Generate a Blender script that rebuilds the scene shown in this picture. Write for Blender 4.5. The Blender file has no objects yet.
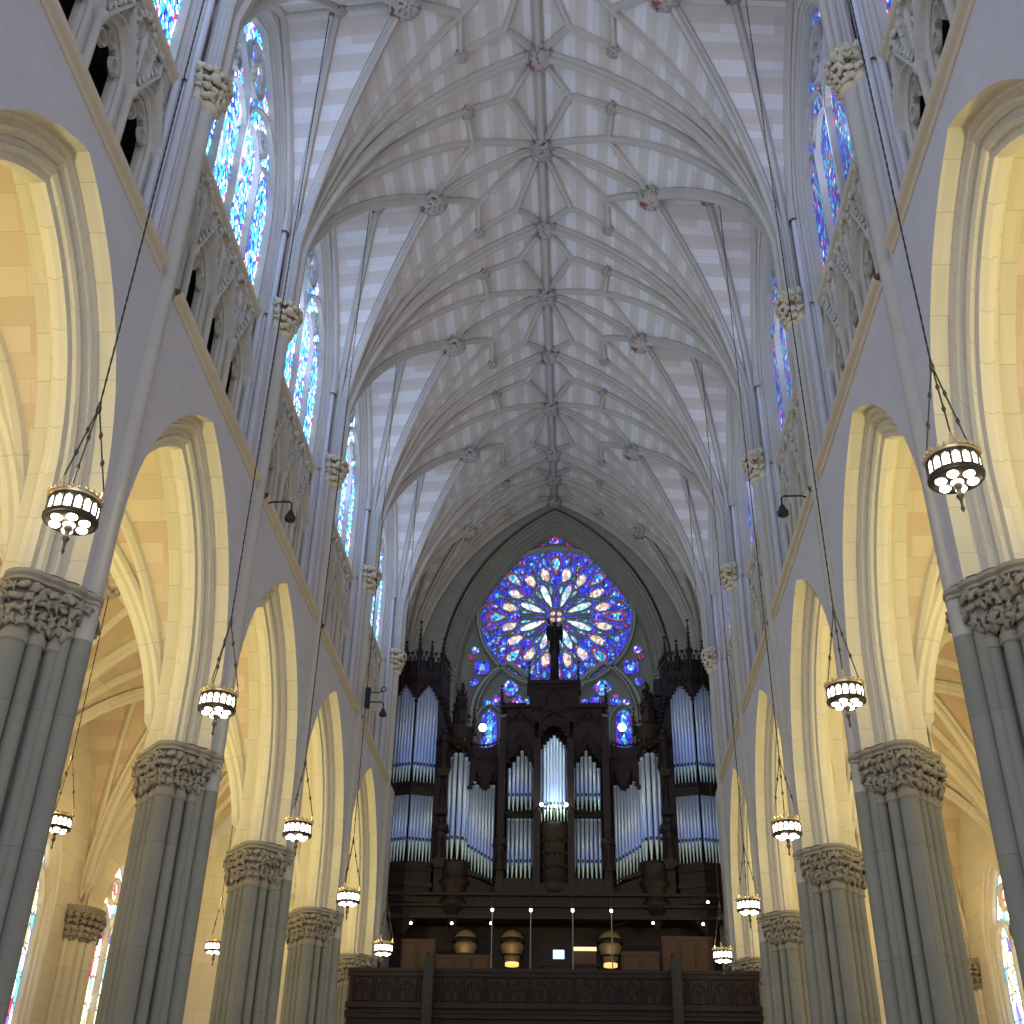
import bpy, math, random
from math import sin, cos, pi, sqrt, acos, atan2, floor
from mathutils import Vector, Matrix

# ------------------------------------------------------------------ camera
S = bpy.context.scene
COL = S.collection
cam_d = bpy.data.cameras.new('camera'); cam = bpy.data.objects.new('camera', cam_d); COL.objects.link(cam)
YAW, PITCH, ROLL, FPX = -0.0615, 0.5527, 0.0213, 1150.0
fw = Vector((sin(YAW)*cos(PITCH), cos(YAW)*cos(PITCH), sin(PITCH)))
r0 = Vector((cos(YAW), -sin(YAW), 0)); u0 = r0.cross(fw)
rr = cos(ROLL)*r0 + sin(ROLL)*u0; uu = -sin(ROLL)*r0 + cos(ROLL)*u0
M = Matrix((rr, uu, -fw)).transposed().to_4x4(); M.translation = Vector((0.8657, 0, 1.6))
cam.matrix_world = M
cam_d.sensor_fit = 'HORIZONTAL'; cam_d.sensor_width = 36; cam_d.lens = 36*FPX/1024
cam_d.clip_end = 200
S.camera = cam
# ------------------------------------------------------------------ world, light, exposure
S.view_settings.view_transform = 'Standard'; S.view_settings.look = 'None'
S.view_settings.exposure = 0.0; S.view_settings.gamma = 1.0
W = bpy.data.worlds.new('world'); S.world = W; W.use_nodes = True
W.node_tree.nodes['Background'].inputs[0].default_value = (.60, .68, .95, 1)
W.node_tree.nodes['Background'].inputs[1].default_value = .5

def lamp(name, kind, loc, energy, color, size=.1, size_y=None, rot=None, spot=None, blend=.6):
    d = bpy.data.lights.new(name, kind); d.energy = energy; d.color = color
    if kind == 'AREA':
        d.size = size
        if size_y: d.shape = 'RECTANGLE'; d.size_y = size_y
    else: d.shadow_soft_size = size
    if spot: d.spot_size = spot; d.spot_blend = blend
    o = bpy.data.objects.new(name, d); COL.objects.link(o); o.location = loc
    if rot is not None: o.rotation_euler = rot
    return o
# added nave fill behind the viewer, in place of the crossing's daylight
lamp('crossing_fill', 'AREA', (0, -9, 17), 2500, (.76, .82, 1.0), 16, 26, (math.radians(97), 0, 0))
# daylight entering at the clerestory windows, plus spots added to brighten the vault
for ym_ in (4.72, 11.72, 18.72, 25.72, 32.72, 39.72):
    for s_ in (-1, 1):
        lamp('window_daylight', 'POINT', (s_*6.2, ym_, 23.8), 190 if s_ < 0 else 115, (.44, .56, 1.0), .25)
        lamp('vault_fill', 'SPOT', (s_*6.85, ym_, 21.35), 250, (1.0, .93, .80), .2, rot=(0, math.radians(180-s_*38), 0), spot=math.radians(120), blend=.9)
# ------------------------------------------------------------------ mesh builder
class MB:
    def __init__(s): s.v = []; s.f = []; s.m = []; s.uv = {}; s.sm = []
    def add(s, pts, faces, mat=0, smooth=False, uvs=None):
        b = len(s.v); s.v += [tuple(p) for p in pts]
        for k, f in enumerate(faces):
            if uvs is not None: s.uv[len(s.f)] = [uvs[i] for i in f]
            s.f.append(tuple(b+i for i in f)); s.m.append(mat); s.sm.append(smooth)
        return s
    def quad(s, a, b, c, d, mat=0, uv=None): return s.add((a, b, c, d), ((0, 1, 2, 3),), mat, uvs=uv)
    def box(s, a, b, mat=0):
        x0, y0, z0 = a; x1, y1, z1 = b
        p = [(x0,y0,z0),(x1,y0,z0),(x1,y1,z0),(x0,y1,z0),(x0,y0,z1),(x1,y0,z1),(x1,y1,z1),(x0,y1,z1)]
        return s.add(p, ((0,3,2,1),(4,5,6,7),(0,1,5,4),(1,2,6,5),(2,3,7,6),(3,0,4,7)), mat)
    def grid(s, rows, mat=0, smooth=False, closed=False, uvrows=None):
        n = len(rows[0]); pts = [p for r in rows for p in r]; f = []
        for i in range(len(rows)-1):
            for j in range(n if closed else n-1):
                k = (j+1) % n
                f.append((i*n+j, i*n+k, (i+1)*n+k, (i+1)*n+j))
        uv = [p for r in uvrows for p in r] if uvrows else None
        return s.add(pts, f, mat, smooth, uv)
    def lathe(s, cx, cy, prof, n=12, mat=0, smooth=True, a0=0, a1=2*pi, sx=1, sy=1):
        full = abs(a1-a0-2*pi) < 1e-6
        k = n if full else n+1
        rows = [[(cx+sx*r*cos(a0+(a1-a0)*i/n), cy+sy*r*sin(a0+(a1-a0)*i/n), z) for i in range(k)] for r, z in prof]
        return s.grid(rows, mat, smooth, full)
    def tube(s, path, r, n=6, mat=0, smooth=True):
        path = [Vector(p) for p in path]; rows = []; ref = None
        for i, p in enumerate(path):
            t = (path[min(i+1, len(path)-1)] - path[max(i-1, 0)]).normalized()
            if ref is None: ref = Vector((0, 0, 1)) if abs(t.z) < .9 else Vector((1, 0, 0))
            a = t.cross(ref); a.normalize(); b = t.cross(a); ref = b.cross(t) * 1
            ref = -b if False else ref
            rad = r[i] if isinstance(r, (list, tuple)) else r
            rows.append([tuple(p+rad*(cos(2*pi*j/n)*a+sin(2*pi*j/n)*b)) for j in range(n)])
        s.grid(rows, mat, smooth, True)
        return s
    def sweep(s, path, prof, side, nrm, mat=0, closed=False, smooth=False):
        """path points, per-point side and normal vectors; prof [(a,b)] open or closed strip"""
        rows = []
        for p, sd, nn in zip(path, side, nrm):
            p = Vector(p); rows.append([tuple(p+a*sd+b*nn) for a, b in prof])
        return s.grid(rows, mat, smooth, closed)
    def bar(s, pts, w, d, fn, y0=0, closed=False, mat=0):
        """flat tracery bar: pts are 2D (u,z); fn(u,z,depth)->world; width w, from depth y0 to y0-d (towards viewer)"""
        P = [Vector(p) for p in pts]; n = len(P)
        if closed: P = P + [P[0]]
        L = []
        for i, p in enumerate(P):
            if closed:
                a = P[(i-1) % n]; b = P[(i+1) % n] if i < n else P[1]
            else:
                a = P[max(i-1, 0)]; b = P[min(i+1, len(P)-1)]
            t = (b-a); t.normalize(); L.append(Vector((-t.y, t.x)))
        rows = []
        for p, l in zip(P, L):
            o = p+l*w/2; i_ = p-l*w/2
            rows.append([fn(o.x, o.y, y0), fn((p+l*w*.22).x, (p+l*w*.22).y, y0-d), fn((p-l*w*.22).x, (p-l*w*.22).y, y0-d), fn(i_.x, i_.y, y0)])
        return s.grid(rows, mat)
    def poly(s, pts, mat=0): return s.add(pts, (tuple(range(len(pts))),), mat)
    def prism(s, plan, z0, z1, mat=0, sc0=1, sc1=1, c=(0, 0), cap=True):
        a = [(c[0]+(x-c[0])*sc0, c[1]+(y-c[1])*sc0, z0) for x, y in plan]
        b = [(c[0]+(x-c[0])*sc1, c[1]+(y-c[1])*sc1, z1) for x, y in plan]
        s.grid([a, b], mat, False, True)
        if cap: s.poly(b, mat); s.poly(a[::-1], mat)
        return s
    def lump(s, p, size, out, rnd, mat=0, amp=.5, flat=.5):
        """a curled leaf of carved foliage"""
        out = Vector(out).normalized(); ref = Vector((0, 0, 1)) if abs(out.z) < .8 else Vector((1, 0, 0))
        a = out.cross(ref).normalized(); b = a.cross(out).normalized()
        rot = rnd.random()*6.28; k = rnd.choice((3, 4, 5)); rows = []
        tl = (rnd.random()-.5)*.8
        for i in range(6):
            th = pi*i/5
            row = []
            for j in range(10):
                ph = 2*pi*j/10
                rad = size*(1+amp*sin(k*ph+rot)*sin(th)+.14*(rnd.random()-.5))
                x, y, z = rad*sin(th)*cos(ph), rad*sin(th)*sin(ph), flat*rad*cos(th)
                q = Vector(p)+a*x+b*(y*cos(tl)-z*sin(tl))+out*(z*cos(tl)+y*sin(tl))
                row.append(tuple(q))
            rows.append(row)
        return s.grid(rows, mat, True, True)
    def build(s, name, mats, parent=None, loc=None, auto=True):
        me = bpy.data.meshes.new(name)
        me.from_pydata(s.v, [], s.f)
        if not isinstance(mats, (list, tuple)): mats = [mats]
        for m in mats: me.materials.append(m)
        me.polygons.foreach_set('material_index', s.m)
        me.polygons.foreach_set('use_smooth', s.sm)
        me.update()
        uvl = me.uv_layers.new(name='UVMap'); data = []
        for i, p in enumerate(me.polygons):
            if i in s.uv:
                for q in s.uv[i]: data += q
            else:
                n = p.normal; ax, ay, az = abs(n.x), abs(n.y), abs(n.z)
                for vi in p.vertices:
                    c = me.vertices[vi].co
                    if az > ax*1.4 and az > ay*1.4: data += (c.y, c.x)
                    elif ax >= ay: data += (c.y, c.z)
                    else: data += (c.x, c.z)
        uvl.data.foreach_set('uv', data)
        o = bpy.data.objects.new(name, me); COL.objects.link(o)
        if parent: o.parent = parent
        if loc: o.location = loc
        return o

def tag(o, label=None, cat=None, group=None, kind=None):
    if label: o['label'] = label
    if cat: o['category'] = cat
    if group: o['group'] = group
    if kind: o['kind'] = kind
    return o
def empty(name, loc=(0, 0, 0), rz=0):
    o = bpy.data.objects.new(name, None); COL.objects.link(o); o.location = loc; o.rotation_euler = (0, 0, rz)
    o.empty_display_size = .2; return o
def kids(o): return [c for c in COL.objects if c.parent == o]
def copy_tree(o, parent=None, loc=None, rz=None, mirror=False):
    c = o.copy(); COL.objects.link(c); c.parent = parent
    if loc is not None: c.location = loc
    if rz is not None: c.rotation_euler = (0, 0, rz)
    for ch in CH.get(o.name, kids(o)): copy_tree(ch, c)
    return c
CH = {}
# ------------------------------------------------------------------ materials
def mat(name, col, rough=.8, metal=0, emit=None, es=0):
    m = bpy.data.materials.new(name); m.use_nodes = True
    b = m.node_tree.nodes['Principled BSDF']
    b.inputs['Base Color'].default_value = (*col, 1); b.inputs['Roughness'].default_value = rough
    b.inputs['Metallic'].default_value = metal
    if emit: b.inputs['Emission Color'].default_value = (*emit, 1); b.inputs['Emission Strength'].default_value = es
    return m
def nd(t, k, **kw):
    n = t.nodes.new(k)
    for a, v in kw.items(): setattr(n, a, v)
    return n
def stone(name, c1, c2, bw=1.1, bh=.5, mortar=.006, mcol=None, bias=0, noise=.12, bump=.15, swap=False, band=None):
    m = bpy.data.materials.new(name); m.use_nodes = True; t = m.node_tree; L = t.links.new
    b = t.nodes['Principled BSDF']; b.inputs['Roughness'].default_value = .85
    b.inputs['Specular IOR Level'].default_value = .2
    uv = nd(t, 'ShaderNodeUVMap'); uv.uv_map = 'UVMap'
    br = nd(t, 'ShaderNodeTexBrick'); br.offset = .5; br.squash = 1
    L(uv.outputs[0], br.inputs['Vector'])
    br.inputs['Scale'].default_value = 1; br.inputs['Brick Width'].default_value = bw; br.inputs['Row Height'].default_value = bh
    br.inputs['Mortar Size'].default_value = mortar; br.inputs['Mortar Smooth'].default_value = .3
    br.inputs['Bias'].default_value = bias
    br.inputs['Color1'].default_value = (*c1, 1); br.inputs['Color2'].default_value = (*c2, 1)
    mc = mcol or tuple(x*.72 for x in c1); br.inputs['Mortar'].default_value = (*mc, 1)
    src = br.outputs['Color']
    if band:
        sep = nd(t, 'ShaderNodeSeparateXYZ'); L(uv.outputs[0], sep.inputs[0])
        pp = nd(t, 'ShaderNodeMath', operation='PINGPONG'); pp.inputs[1].default_value = band[0]; L(sep.outputs[1], pp.inputs[0])
        gt = nd(t, 'ShaderNodeMath', operation='GREATER_THAN'); gt.inputs[1].default_value = band[0]*.5; L(pp.outputs[0], gt.inputs[0])
        ml = nd(t, 'ShaderNodeMath', operation='MULTIPLY'); ml.inputs[1].default_value = band[2]; L(gt.outputs[0], ml.inputs[0])
        mx = nd(t, 'ShaderNodeMix', data_type='RGBA'); L(ml.outputs[0], mx.inputs[0]); L(src, mx.inputs[6]); mx.inputs[7].default_value = (*band[1], 1)
        src = mx.outputs[2]
    geo = nd(t, 'ShaderNodeTexCoord')
    no = nd(t, 'ShaderNodeTexNoise'); no.inputs['Scale'].default_value = 1.3; no.inputs['Detail'].default_value = 5
    L(geo.outputs['Object'], no.inputs['Vector'])
    mr = nd(t, 'ShaderNodeMapRange'); L(no.outputs['Fac'], mr.inputs[0]); mr.inputs[3].default_value = 1-noise; mr.inputs[4].default_value = 1+noise
    mu = nd(t, 'ShaderNodeMix', data_type='RGBA', blend_type='MULTIPLY'); mu.inputs[0].default_value = 1
    L(src, mu.inputs[6]); L(mr.outputs[0], mu.inputs[7])
    L(mu.outputs[2], b.inputs['Base Color'])
    n2 = nd(t, 'ShaderNodeTexNoise'); n2.inputs['Scale'].default_value = 9; n2.inputs['Detail'].default_value = 4
    L(geo.outputs['Object'], n2.inputs['Vector'])
    bp = nd(t, 'ShaderNodeBump'); bp.inputs['Strength'].default_value = bump; bp.inputs['Distance'].default_value = .03
    L(n2.outputs['Fac'], bp.inputs['Height']); L(bp.outputs[0], b.inputs['Normal'])
    return m
M_WALL = stone('pale_ashlar', (.50, .50, .53), (.48, .48, .51), 1.3, .62, .004, mcol=(.42, .42, .45), noise=.06)
M_ARCH = stone('cream_moulded_stone', (.64, .59, .47), (.56, .52, .42), 1.6, .78, .010, noise=.05, bump=.05)
M_PIER = stone('grey_marble_shaft', (.245, .255, .22), (.225, .235, .205), 9, 1.9, .008, noise=.12)
M_CAP = stone('carved_capital_stone', (.29, .27, .22), (.26, .24, .20), 9, 9, 0, noise=.2, bump=.4)
M_CAPU = stone('carved_upper_capital_stone', (.62, .55, .42), (.55, .5, .38), 9, 9, 0, noise=.2, bump=.4)
M_SHAFT = stone('pale_vault_shaft', (.44, .42, .38), (.42, .40, .36), 9, 1.6, .006, noise=.08)
M_RIB = stone('vault_rib_stone', (.41, .385, .345), (.38, .355, .32), .9, 9, .006, noise=.08, bump=.05)
M_WEB = stone('banded_vault_masonry', (.60, .60, .61), (.46, .41, .37), 1.4, .40, .004, bias=-.35, noise=.05, bump=.05, band=(.40, (.45, .40, .355), .62))
M_AWEB = stone('banded_aisle_vault_masonry', (.62, .53, .40), (.50, .38, .26), 1.1, .40, .005, bias=-.1, noise=.05, bump=.05)
M_STR = stone('tan_string_course_stone', (.55, .49, .38), (.52, .46, .36), 1.5, 9, .006, noise=.08)
M_TRI = stone('weathered_triforium_stone', (.50, .48, .43), (.46, .44, .40), 2, 2, .004, noise=.15)
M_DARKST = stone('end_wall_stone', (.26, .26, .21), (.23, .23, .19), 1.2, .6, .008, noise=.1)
M_VOID = mat('triforium_gallery_painted_shade', (.11, .11, .11), .9)  # shade of the wall passage put into a dark base colour
M_FLOOR = stone('polished_marble_floor', (.55, .52, .47), (.45, .42, .38), .8, .8, .01, noise=.08)
M_BLACK = mat('black_metal', (.008, .008, .010), .65, .1)
M_BRONZE = mat('dark_bronze', (.09, .075, .055), .4, .8)
M_GILT = mat('gilded_metal', (.75, .6, .3), .35, .8)
M_LAMP = mat('lit_lamp_glass', (.9, .85, .7), .4, 0, (1.0, .92, .74), 9)
M_RED = mat('red_painted_stone', (.22, .07, .06), .8)

def wood(name, c1, c2, sc=6):
    m = bpy.data.materials.new(name); m.use_nodes = True; t = m.node_tree; L = t.links.new
    b = t.nodes['Principled BSDF']; b.inputs['Roughness'].default_value = .55
    tc = nd(t, 'ShaderNodeTexCoord'); mp = nd(t, 'ShaderNodeMapping'); mp.inputs['Scale'].default_value = (sc, sc, sc*.15)
    L(tc.outputs['Object'], mp.inputs[0]); no = nd(t, 'ShaderNodeTexNoise'); no.inputs['Scale'].default_value = 1.5; no.inputs['Detail'].default_value = 6
    L(mp.outputs[0], no.inputs['Vector']); mx = nd(t, 'ShaderNodeMix', data_type='RGBA'); L(no.outputs['Fac'], mx.inputs[0])
    mx.inputs[6].default_value = (*c1, 1); mx.inputs[7].default_value = (*c2, 1); L(mx.outputs[2], b.inputs['Base Color']); b.inputs['Specular IOR Level'].default_value = .25
    return m
M_WOOD = wood('dark_carved_oak', (.009, .0045, .0042), (.022, .011, .009))
M_WOOD2 = wood('brown_panel_wood', (.055, .026, .015), (.085, .040, .022))
M_PIPE = mat('silver_organ_pipe_metal', (.46, .58, .88), .42, .55)
M_PIPE2 = mat('pipe_foot_metal', (.50, .64, .66), .42, .6)
M_SCREEN = mat('lit_screen', (.1, .1, .1), .4, 0, (.35, .6, 1), 3)
M_WARM = mat('lit_warm_plaster', (.20, .14, .07), .9)

def glass(name, pal, scale=9, es=2.0, sx=1.0, lead=.06, mixw=None, seed=0):
    """leaded glass lit by the day outside: cells of coloured glass between lead lines"""
    m = bpy.data.materials.new(name); m.use_nodes = True; t = m.node_tree; L = t.links.new
    b = t.nodes['Principled BSDF']; b.inputs['Base Color'].default_value = (.02, .02, .03, 1); b.inputs['Roughness'].default_value = .3
    uv = nd(t, 'ShaderNodeUVMap'); uv.uv_map = 'UVMap'
    mp = nd(t, 'ShaderNodeMapping'); mp.inputs['Scale'].default_value = (scale*sx, scale*.6, 1); mp.inputs['Location'].default_value = (seed, seed*.7, 0)
    L(uv.outputs[0], mp.inputs[0])
    v = nd(t, 'ShaderNodeTexVoronoi'); v.voronoi_dimensions = '2D'; v.feature = 'F1'; v.inputs['Scale'].default_value = 1
    e = nd(t, 'ShaderNodeTexVoronoi'); e.voronoi_dimensions = '2D'; e.feature = 'DISTANCE_TO_EDGE'; e.inputs['Scale'].default_value = 1
    L(mp.outputs[0], v.inputs['Vector']); L(mp.outputs[0], e.inputs['Vector'])
    sp = nd(t, 'ShaderNodeSeparateColor'); L(v.outputs['Color'], sp.inputs[0])
    rp = nd(t, 'ShaderNodeValToRGB'); rp.color_ramp.interpolation = 'CONSTANT'
    el = rp.color_ramp.elements
    tot = sum(w for w, c in pal); acc = 0
    for i, (w, c) in enumerate(pal):
        x = el[i] if i < 2 else el.new(.5)
        acc += w
    acc = 0
    pos = []
    for w, c in pal: pos.append(acc/tot); acc += w
    for i in range(len(pal)): el[i].position = pos[i] if i == 0 else min(.999, pos[i])
    for i, (w, c) in enumerate(pal): el[i].color = (*c, 1)
    L(sp.outputs[0], rp.inputs[0])
    g = nd(t, 'ShaderNodeMath', operation='GREATER_THAN'); g.inputs[1].default_value = lead; L(e.outputs['Distance'], g.inputs[0])
    vr = nd(t, 'ShaderNodeMapRange'); L(sp.outputs[1], vr.inputs[0]); vr.inputs[3].default_value = .35; vr.inputs[4].default_value = 1.3
    ml = nd(t, 'ShaderNodeMath', operation='MULTIPLY'); L(g.outputs[0], ml.inputs[0]); L(vr.outputs[0], ml.inputs[1])
    m2 = nd(t, 'ShaderNodeMath', operation='MULTIPLY'); L(ml.outputs[0], m2.inputs[0]); m2.inputs[1].default_value = es
    L(rp.outputs[0], b.inputs['Emission Color']); L(m2.outputs[0], b.inputs['Emission Strength'])
    return m
BLU, CYA, WHI, TEA, REDC, PUR, NAV, YEL = (.03,.07,.85), (.06,.55,.95), (.80,.92,1), (.05,.50,.50), (.75,.04,.15), (.25,.07,.75), (.01,.02,.35), (1,.75,.25)
G_LEFT = glass('bright_blue_leaded_glass', [(3, WHI), (3, CYA), (2.4, BLU), (1.4, TEA), (.5, REDC), (1, NAV)], 12, 3.3)
G_RIGHT = glass('deep_blue_leaded_glass', [(3.4, BLU), (1.6, CYA), (.6, WHI), (1, TEA), (.8, REDC), (3, NAV), (.8, PUR)], 12, 1.0, seed=3)
G_ROSE = glass('cobalt_rose_glass', [(5, (.04,.05,.9)), (1.6, (.15,.03,.6)), (1.6, NAV), (1.4, (.1,.35,.95)), (.25, REDC)], 11, 1.5, 1, .05, seed=5)
G_LILAC = glass('lilac_rose_glass', [(2, PUR), (3.4, BLU), (2, CYA), (1.6, (.8,.7,1)), (.5, REDC)], 12, 1.6, 1, .05, seed=9)
G_CYAN = glass('pale_cyan_rose_glass', [(4, CYA), (2.4, (.45,.85,1)), (1, BLU)], 9, 1.3, 1, .05, seed=12)
G_WHITE = glass('white_rose_petal_glass', [(4, (.75,.9,1)), (2, (.5,.75,1)), (.8, (.9,.3,.45)), (1, CYA)], 8, 2.0, 1, .04, seed=15)
G_GOLD = glass('golden_rose_glass', [(3, (1,.8,.45)), (2, (1,.6,.7)), (1, WHI)], 8, 1.4, 1, .03, seed=18)
G_RED = glass('ruby_rose_glass', [(3, (.85,.05,.2)), (1.6, (.4,.03,.6)), (.6, (.9,.2,.3))], 12, .8, 1, .05, seed=21)
G_AISLE = glass('pale_aisle_glass', [(4, (1,.95,.85)), (1.6, (1,.85,.4)), (1, (.25,.75,.85)), (.5, REDC), (.4, (.15,.1,.8))], 3.2, 2.6, 1.4, .05, seed=30)

# ------------------------------------------------------------------ shapes shared by the building
TS = [8.22, 15.22, 22.22, 29.22, 36.22, 43.22]          # the rows of piers
MIDS = [4.72, 11.72, 18.72, 25.72, 32.72, 39.72]        # the middles of the bays
XW = 6.45
def arch(h, zs, c, r=0, n=10, zb=None):
    H = h-r; R = H+c
    left = [(c+R*cos(pi-acos(c/R)*i/n), zs+R*sin(pi-acos(c/R)*i/n)) for i in range(n+1)]
    left[-1] = (0, zs+sqrt(R*R-c*c))
    pts = left + [(-u, z) for u, z in left[::-1][1:]]
    if zb is not None: pts = [(-H, zb)] + pts + [(H, zb)]
    return pts
def orders(mb, prof, fn, h, zs, c, zb, n=12, mat=0):
    rows = [[fn(d, u, z) for u, z in arch(h, zs, c, r, n, zb)] for d, r in prof]
    uvr = []
    for k, (d, r) in enumerate(prof):
        acc = 0; row = []; pts = arch(h, zs, c, r, n, zb); last = pts[0]
        for p in pts:
            acc += sqrt((p[0]-last[0])**2+(p[1]-last[1])**2); last = p; row.append((k*3.0+.1, acc+zb))
        uvr.append(row)
    mb.grid(rows, mat, False, False, uvr)
def above(mb, curve, ztop, fn, d=0, mat=0):
    for (u0, z0), (u1, z1) in zip(curve, curve[1:]):
        if abs(u1-u0) < 1e-6: continue
        t0 = ztop(u0) if callable(ztop) else ztop; t1 = ztop(u1) if callable(ztop) else ztop
        mb.quad(fn(d, u0, z0), fn(d, u1, z1), fn(d, u1, t1), fn(d, u0, t0), mat)
# ---- vault surface
CX, RR = 4.43, 11.03
def fbar(x): return 21.5+sqrt(max(0, RR*RR-(min(abs(x), 6.6)+CX)**2))
class Bay:
    def __init__(s, half=3.5, xl=3.45): s.h = half; s.xl = xl
    def xg(s, t): return 6.5-(6.5-s.xl)*t/s.h
    def F(s, x): return 1 if x <= s.xl else 1-.055*(x-s.xl)/(6.8-s.xl)
    def z(s, x, t):
        x = abs(x); g = s.xg(t)
        if x <= g: return fbar(x)
        return 21.5+(fbar(g)-21.5)/s.F(g)*s.F(x)
BAY = Bay(); LAST = Bay(2.0, 3.95)

def vault_web(bay):
    mb = MB(); H = bay.h
    N = 12
    for sx in (-1, 1):
        for sy in (-1, 1):
            rows = []; uvs = []
            for i in range(N+1):
                t = H*(i/N)**1.3; xg = bay.xg(t); row = []; uv = []
                for j in range(15):
                    q = sin(j/14*pi/2); x = xg*q
                    row.append((sx*x, sy*(H-t), bay.z(x, t)))
                    uv.append((sy*(H-t), sx*(atan2(x+CX, fbar(x)-21.5)*RR)))
                rows.append(row); uvs.append(uv)
            mb.grid(rows, 0, True, False, uvs)
            rows = []; uvs = []
            for i in range(17):
                t = H*(i/16)**2.2; xg = bay.xg(t); row = []; uv = []
                for j in range(7):
                    x = xg+(6.8-xg)*j/6
                    row.append((sx*x, sy*(H-t), bay.z(x+1e-6, t)))
                    uv.append((sx*x, (21.5+(bay.z(xg, t)-21.5))*1.15))
                rows.append(row); uvs.append(uv)
            mb.grid(rows, 0, True, False, uvs)
    return mb
PR_BIG = [(-.19, .06), (-.19, -.07), (-.11, -.12), (-.10, -.20), (-.05, -.27), (.05, -.27), (.10, -.20), (.11, -.12), (.19, -.07), (.19, .06)]
PR_MED = [(a*.72, b*.85) for a, b in PR_BIG]
PR_SML = [(-.11, .05), (-.11, -.05), (-.045, -.15), (.045, -.15), (.11, -.05), (.11, .05)]
def rib(bay, a, b, prof, name, parent, stilt=False, n=16, mat=None, H=None):
    """rib along the vault surface above the straight plan line a->b; plan points (x, t) with t from the pier row, sy side"""
    (x0, y0), (x1, y1) = a, b
    Hh = bay.h; path = []
    for i in range(n+1):
        k = i/n
        if stilt: k = 1-cos(k*pi/2)
        x = x0+(x1-x0)*k; y = y0+(y1-y0)*k
        path.append(Vector((x, y, bay.z(x, max(0, Hh-abs(y))))))
    if stilt: path.insert(0, Vector((path[0].x, path[0].y, 21.45 if name != 'wall_rib' else path[0].z-.8)))
    d = Vector((x1-x0, y1-y0, 0)).normalized(); sd = Vector((-d.y, d.x, 0))
    sides = []; nr = []
    for i in range(len(path)):
        t = (path[min(i+1, len(path)-1)]-path[max(i-1, 0)]).normalized()
        nn = sd.cross(t) if sd.cross(t).z > 0 or abs(sd.cross(t).z) < 1e-3 else -sd.cross(t)
        if abs(nn.z) < .25:  # near the springing the web lies on the outer side
            nn = nn if nn.dot(Vector((-d.x, -d.y, 0))) > 0 else -nn
        sides.append(sd); nr.append(nn)
    mb = MB(); rows = []; uvs = []; acc = 0
    for i, (p, s_, n_) in enumerate(zip(path, sides, nr)):
        if i: acc += (p-path[i-1]).length
        rows.append([tuple(p+A*s_+B*n_) for A, B in prof]); uvs.append([(acc, .2+.05*j) for j in range(len(prof))])
    mb.grid(rows, 0, False, False, uvs)
    return mb.build(name, mat or M_RIB, parent)
def boss(parent, p, r, seed, red=False, mats=None):
    rnd = random.Random(seed); mb = MB()
    mb.lathe(p[0], p[1], [(0, p[2]-.55*r), (.4*r, p[2]-.5*r), (.6*r, p[2]-.3*r), (.62*r, p[2]+.2*r)], 10)
    for k in range(15):
        a = k*2.4; el = -.15-1.2*(k/15)
        d = Vector((cos(a)*cos(el), sin(a)*cos(el), sin(el)))
        mb.lump(Vector(p)+d*r*.86, r*.40, d, rnd, 1 if (red and k == 9) else 0, .6, .55)
    return mb.build('boss', mats or [M_CAPB, M_RED], parent)
M_CAPB = stone('carved_boss_stone', (.36, .33, .30), (.32, .30, .27), 9, 9, 0, noise=.25, bump=.5)
def vault_bay(name, bay, first=False, last=False, seed=0):
    root = vault_web(bay).build(name, M_WEB); tag(root, kind='structure')
    H = bay.h; k = H/3.5; xl = bay.xl
    for sy in (-1, 1):
        for sx in (-1, 1):
            P = (sx*6.42, sy*H)
            Lb = (sx*xl, 0); N1 = (sx*.95, sy*(H-1.2*k)); b = (sx*2.2, sy*(H-1.0*k)); N2 = (sx*2.12, sy*(H-2.25*k)); Mc = (0, 0); T = (0, sy*H)
            if sy == -1 or last: rib(bay, P, T, PR_BIG, 'transverse_rib', root, True, 22)
            rib(bay, (P[0], P[1]-sy*.12), Lb, PR_MED, 'diagonal_rib', root, True, 20)
            rib(bay, (P[0], P[1]-sy*.05), b, PR_SML, 'tierceron', root, True, 18)
            rib(bay, b, N1, PR_SML, 'tierceron', root, n=5)
            rib(bay, (P[0], P[1]-sy*.08), N2, PR_SML, 'tierceron', root, True, 18)
            rib(bay, N2, Mc, PR_SML, 'tierceron', root, n=6)
            for q, w in ((T, N1), (N1, Mc), (b, N2), (N2, Lb)): rib(bay, q, w, PR_SML, 'lierne', root, n=5)
            # rib in the side cell and the wall rib
            rib(bay, (sx*6.58, P[1]-sy*.1), (sx*5.2, 0), PR_SML, 'tierceron', root, True, 18)
            rib(bay, (sx*6.68, sy*(H-.42)), (sx*6.68, 0), PR_SML, 'wall_rib', root, True, 14, M_SHAFT)
            boss(root, (b[0], b[1], bay.z(b[0], H-abs(b[1]))-.05), .22, seed+sx*3+sy, mats=[M_CAPB, M_RED])
    for sx in (-1, 1):
        rib(bay, (0, 0), (sx*xl, 0), PR_MED, 'lateral_ridge_rib', root, n=12)
        rib(bay, (sx*xl, 0), (sx*6.76, 0), PR_SML, 'lateral_ridge_rib', root, n=5)
        boss(root, (sx*xl, 0, bay.z(xl, H)-.08), .43, seed+7*sx, True)
        boss(root, (sx*5.2, 0, bay.z(5.2, H)-.06), .22, seed+9*sx, True)
    rib(bay, (0, -H), (0, H), [(a*1.15, b_) for a, b_ in PR_BIG], 'ridge_rib', root, n=2)
    boss(root, (0, 0, 31.6-.08), .44, seed+20)
    boss(root, (0, -H, 31.6-.08), .44, seed+21, True)
    if last: boss(root, (0, H-.15, 31.35), .36, seed+22)
    return root
v0 = vault_bay('ceiling_1', BAY, seed=1)
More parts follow.
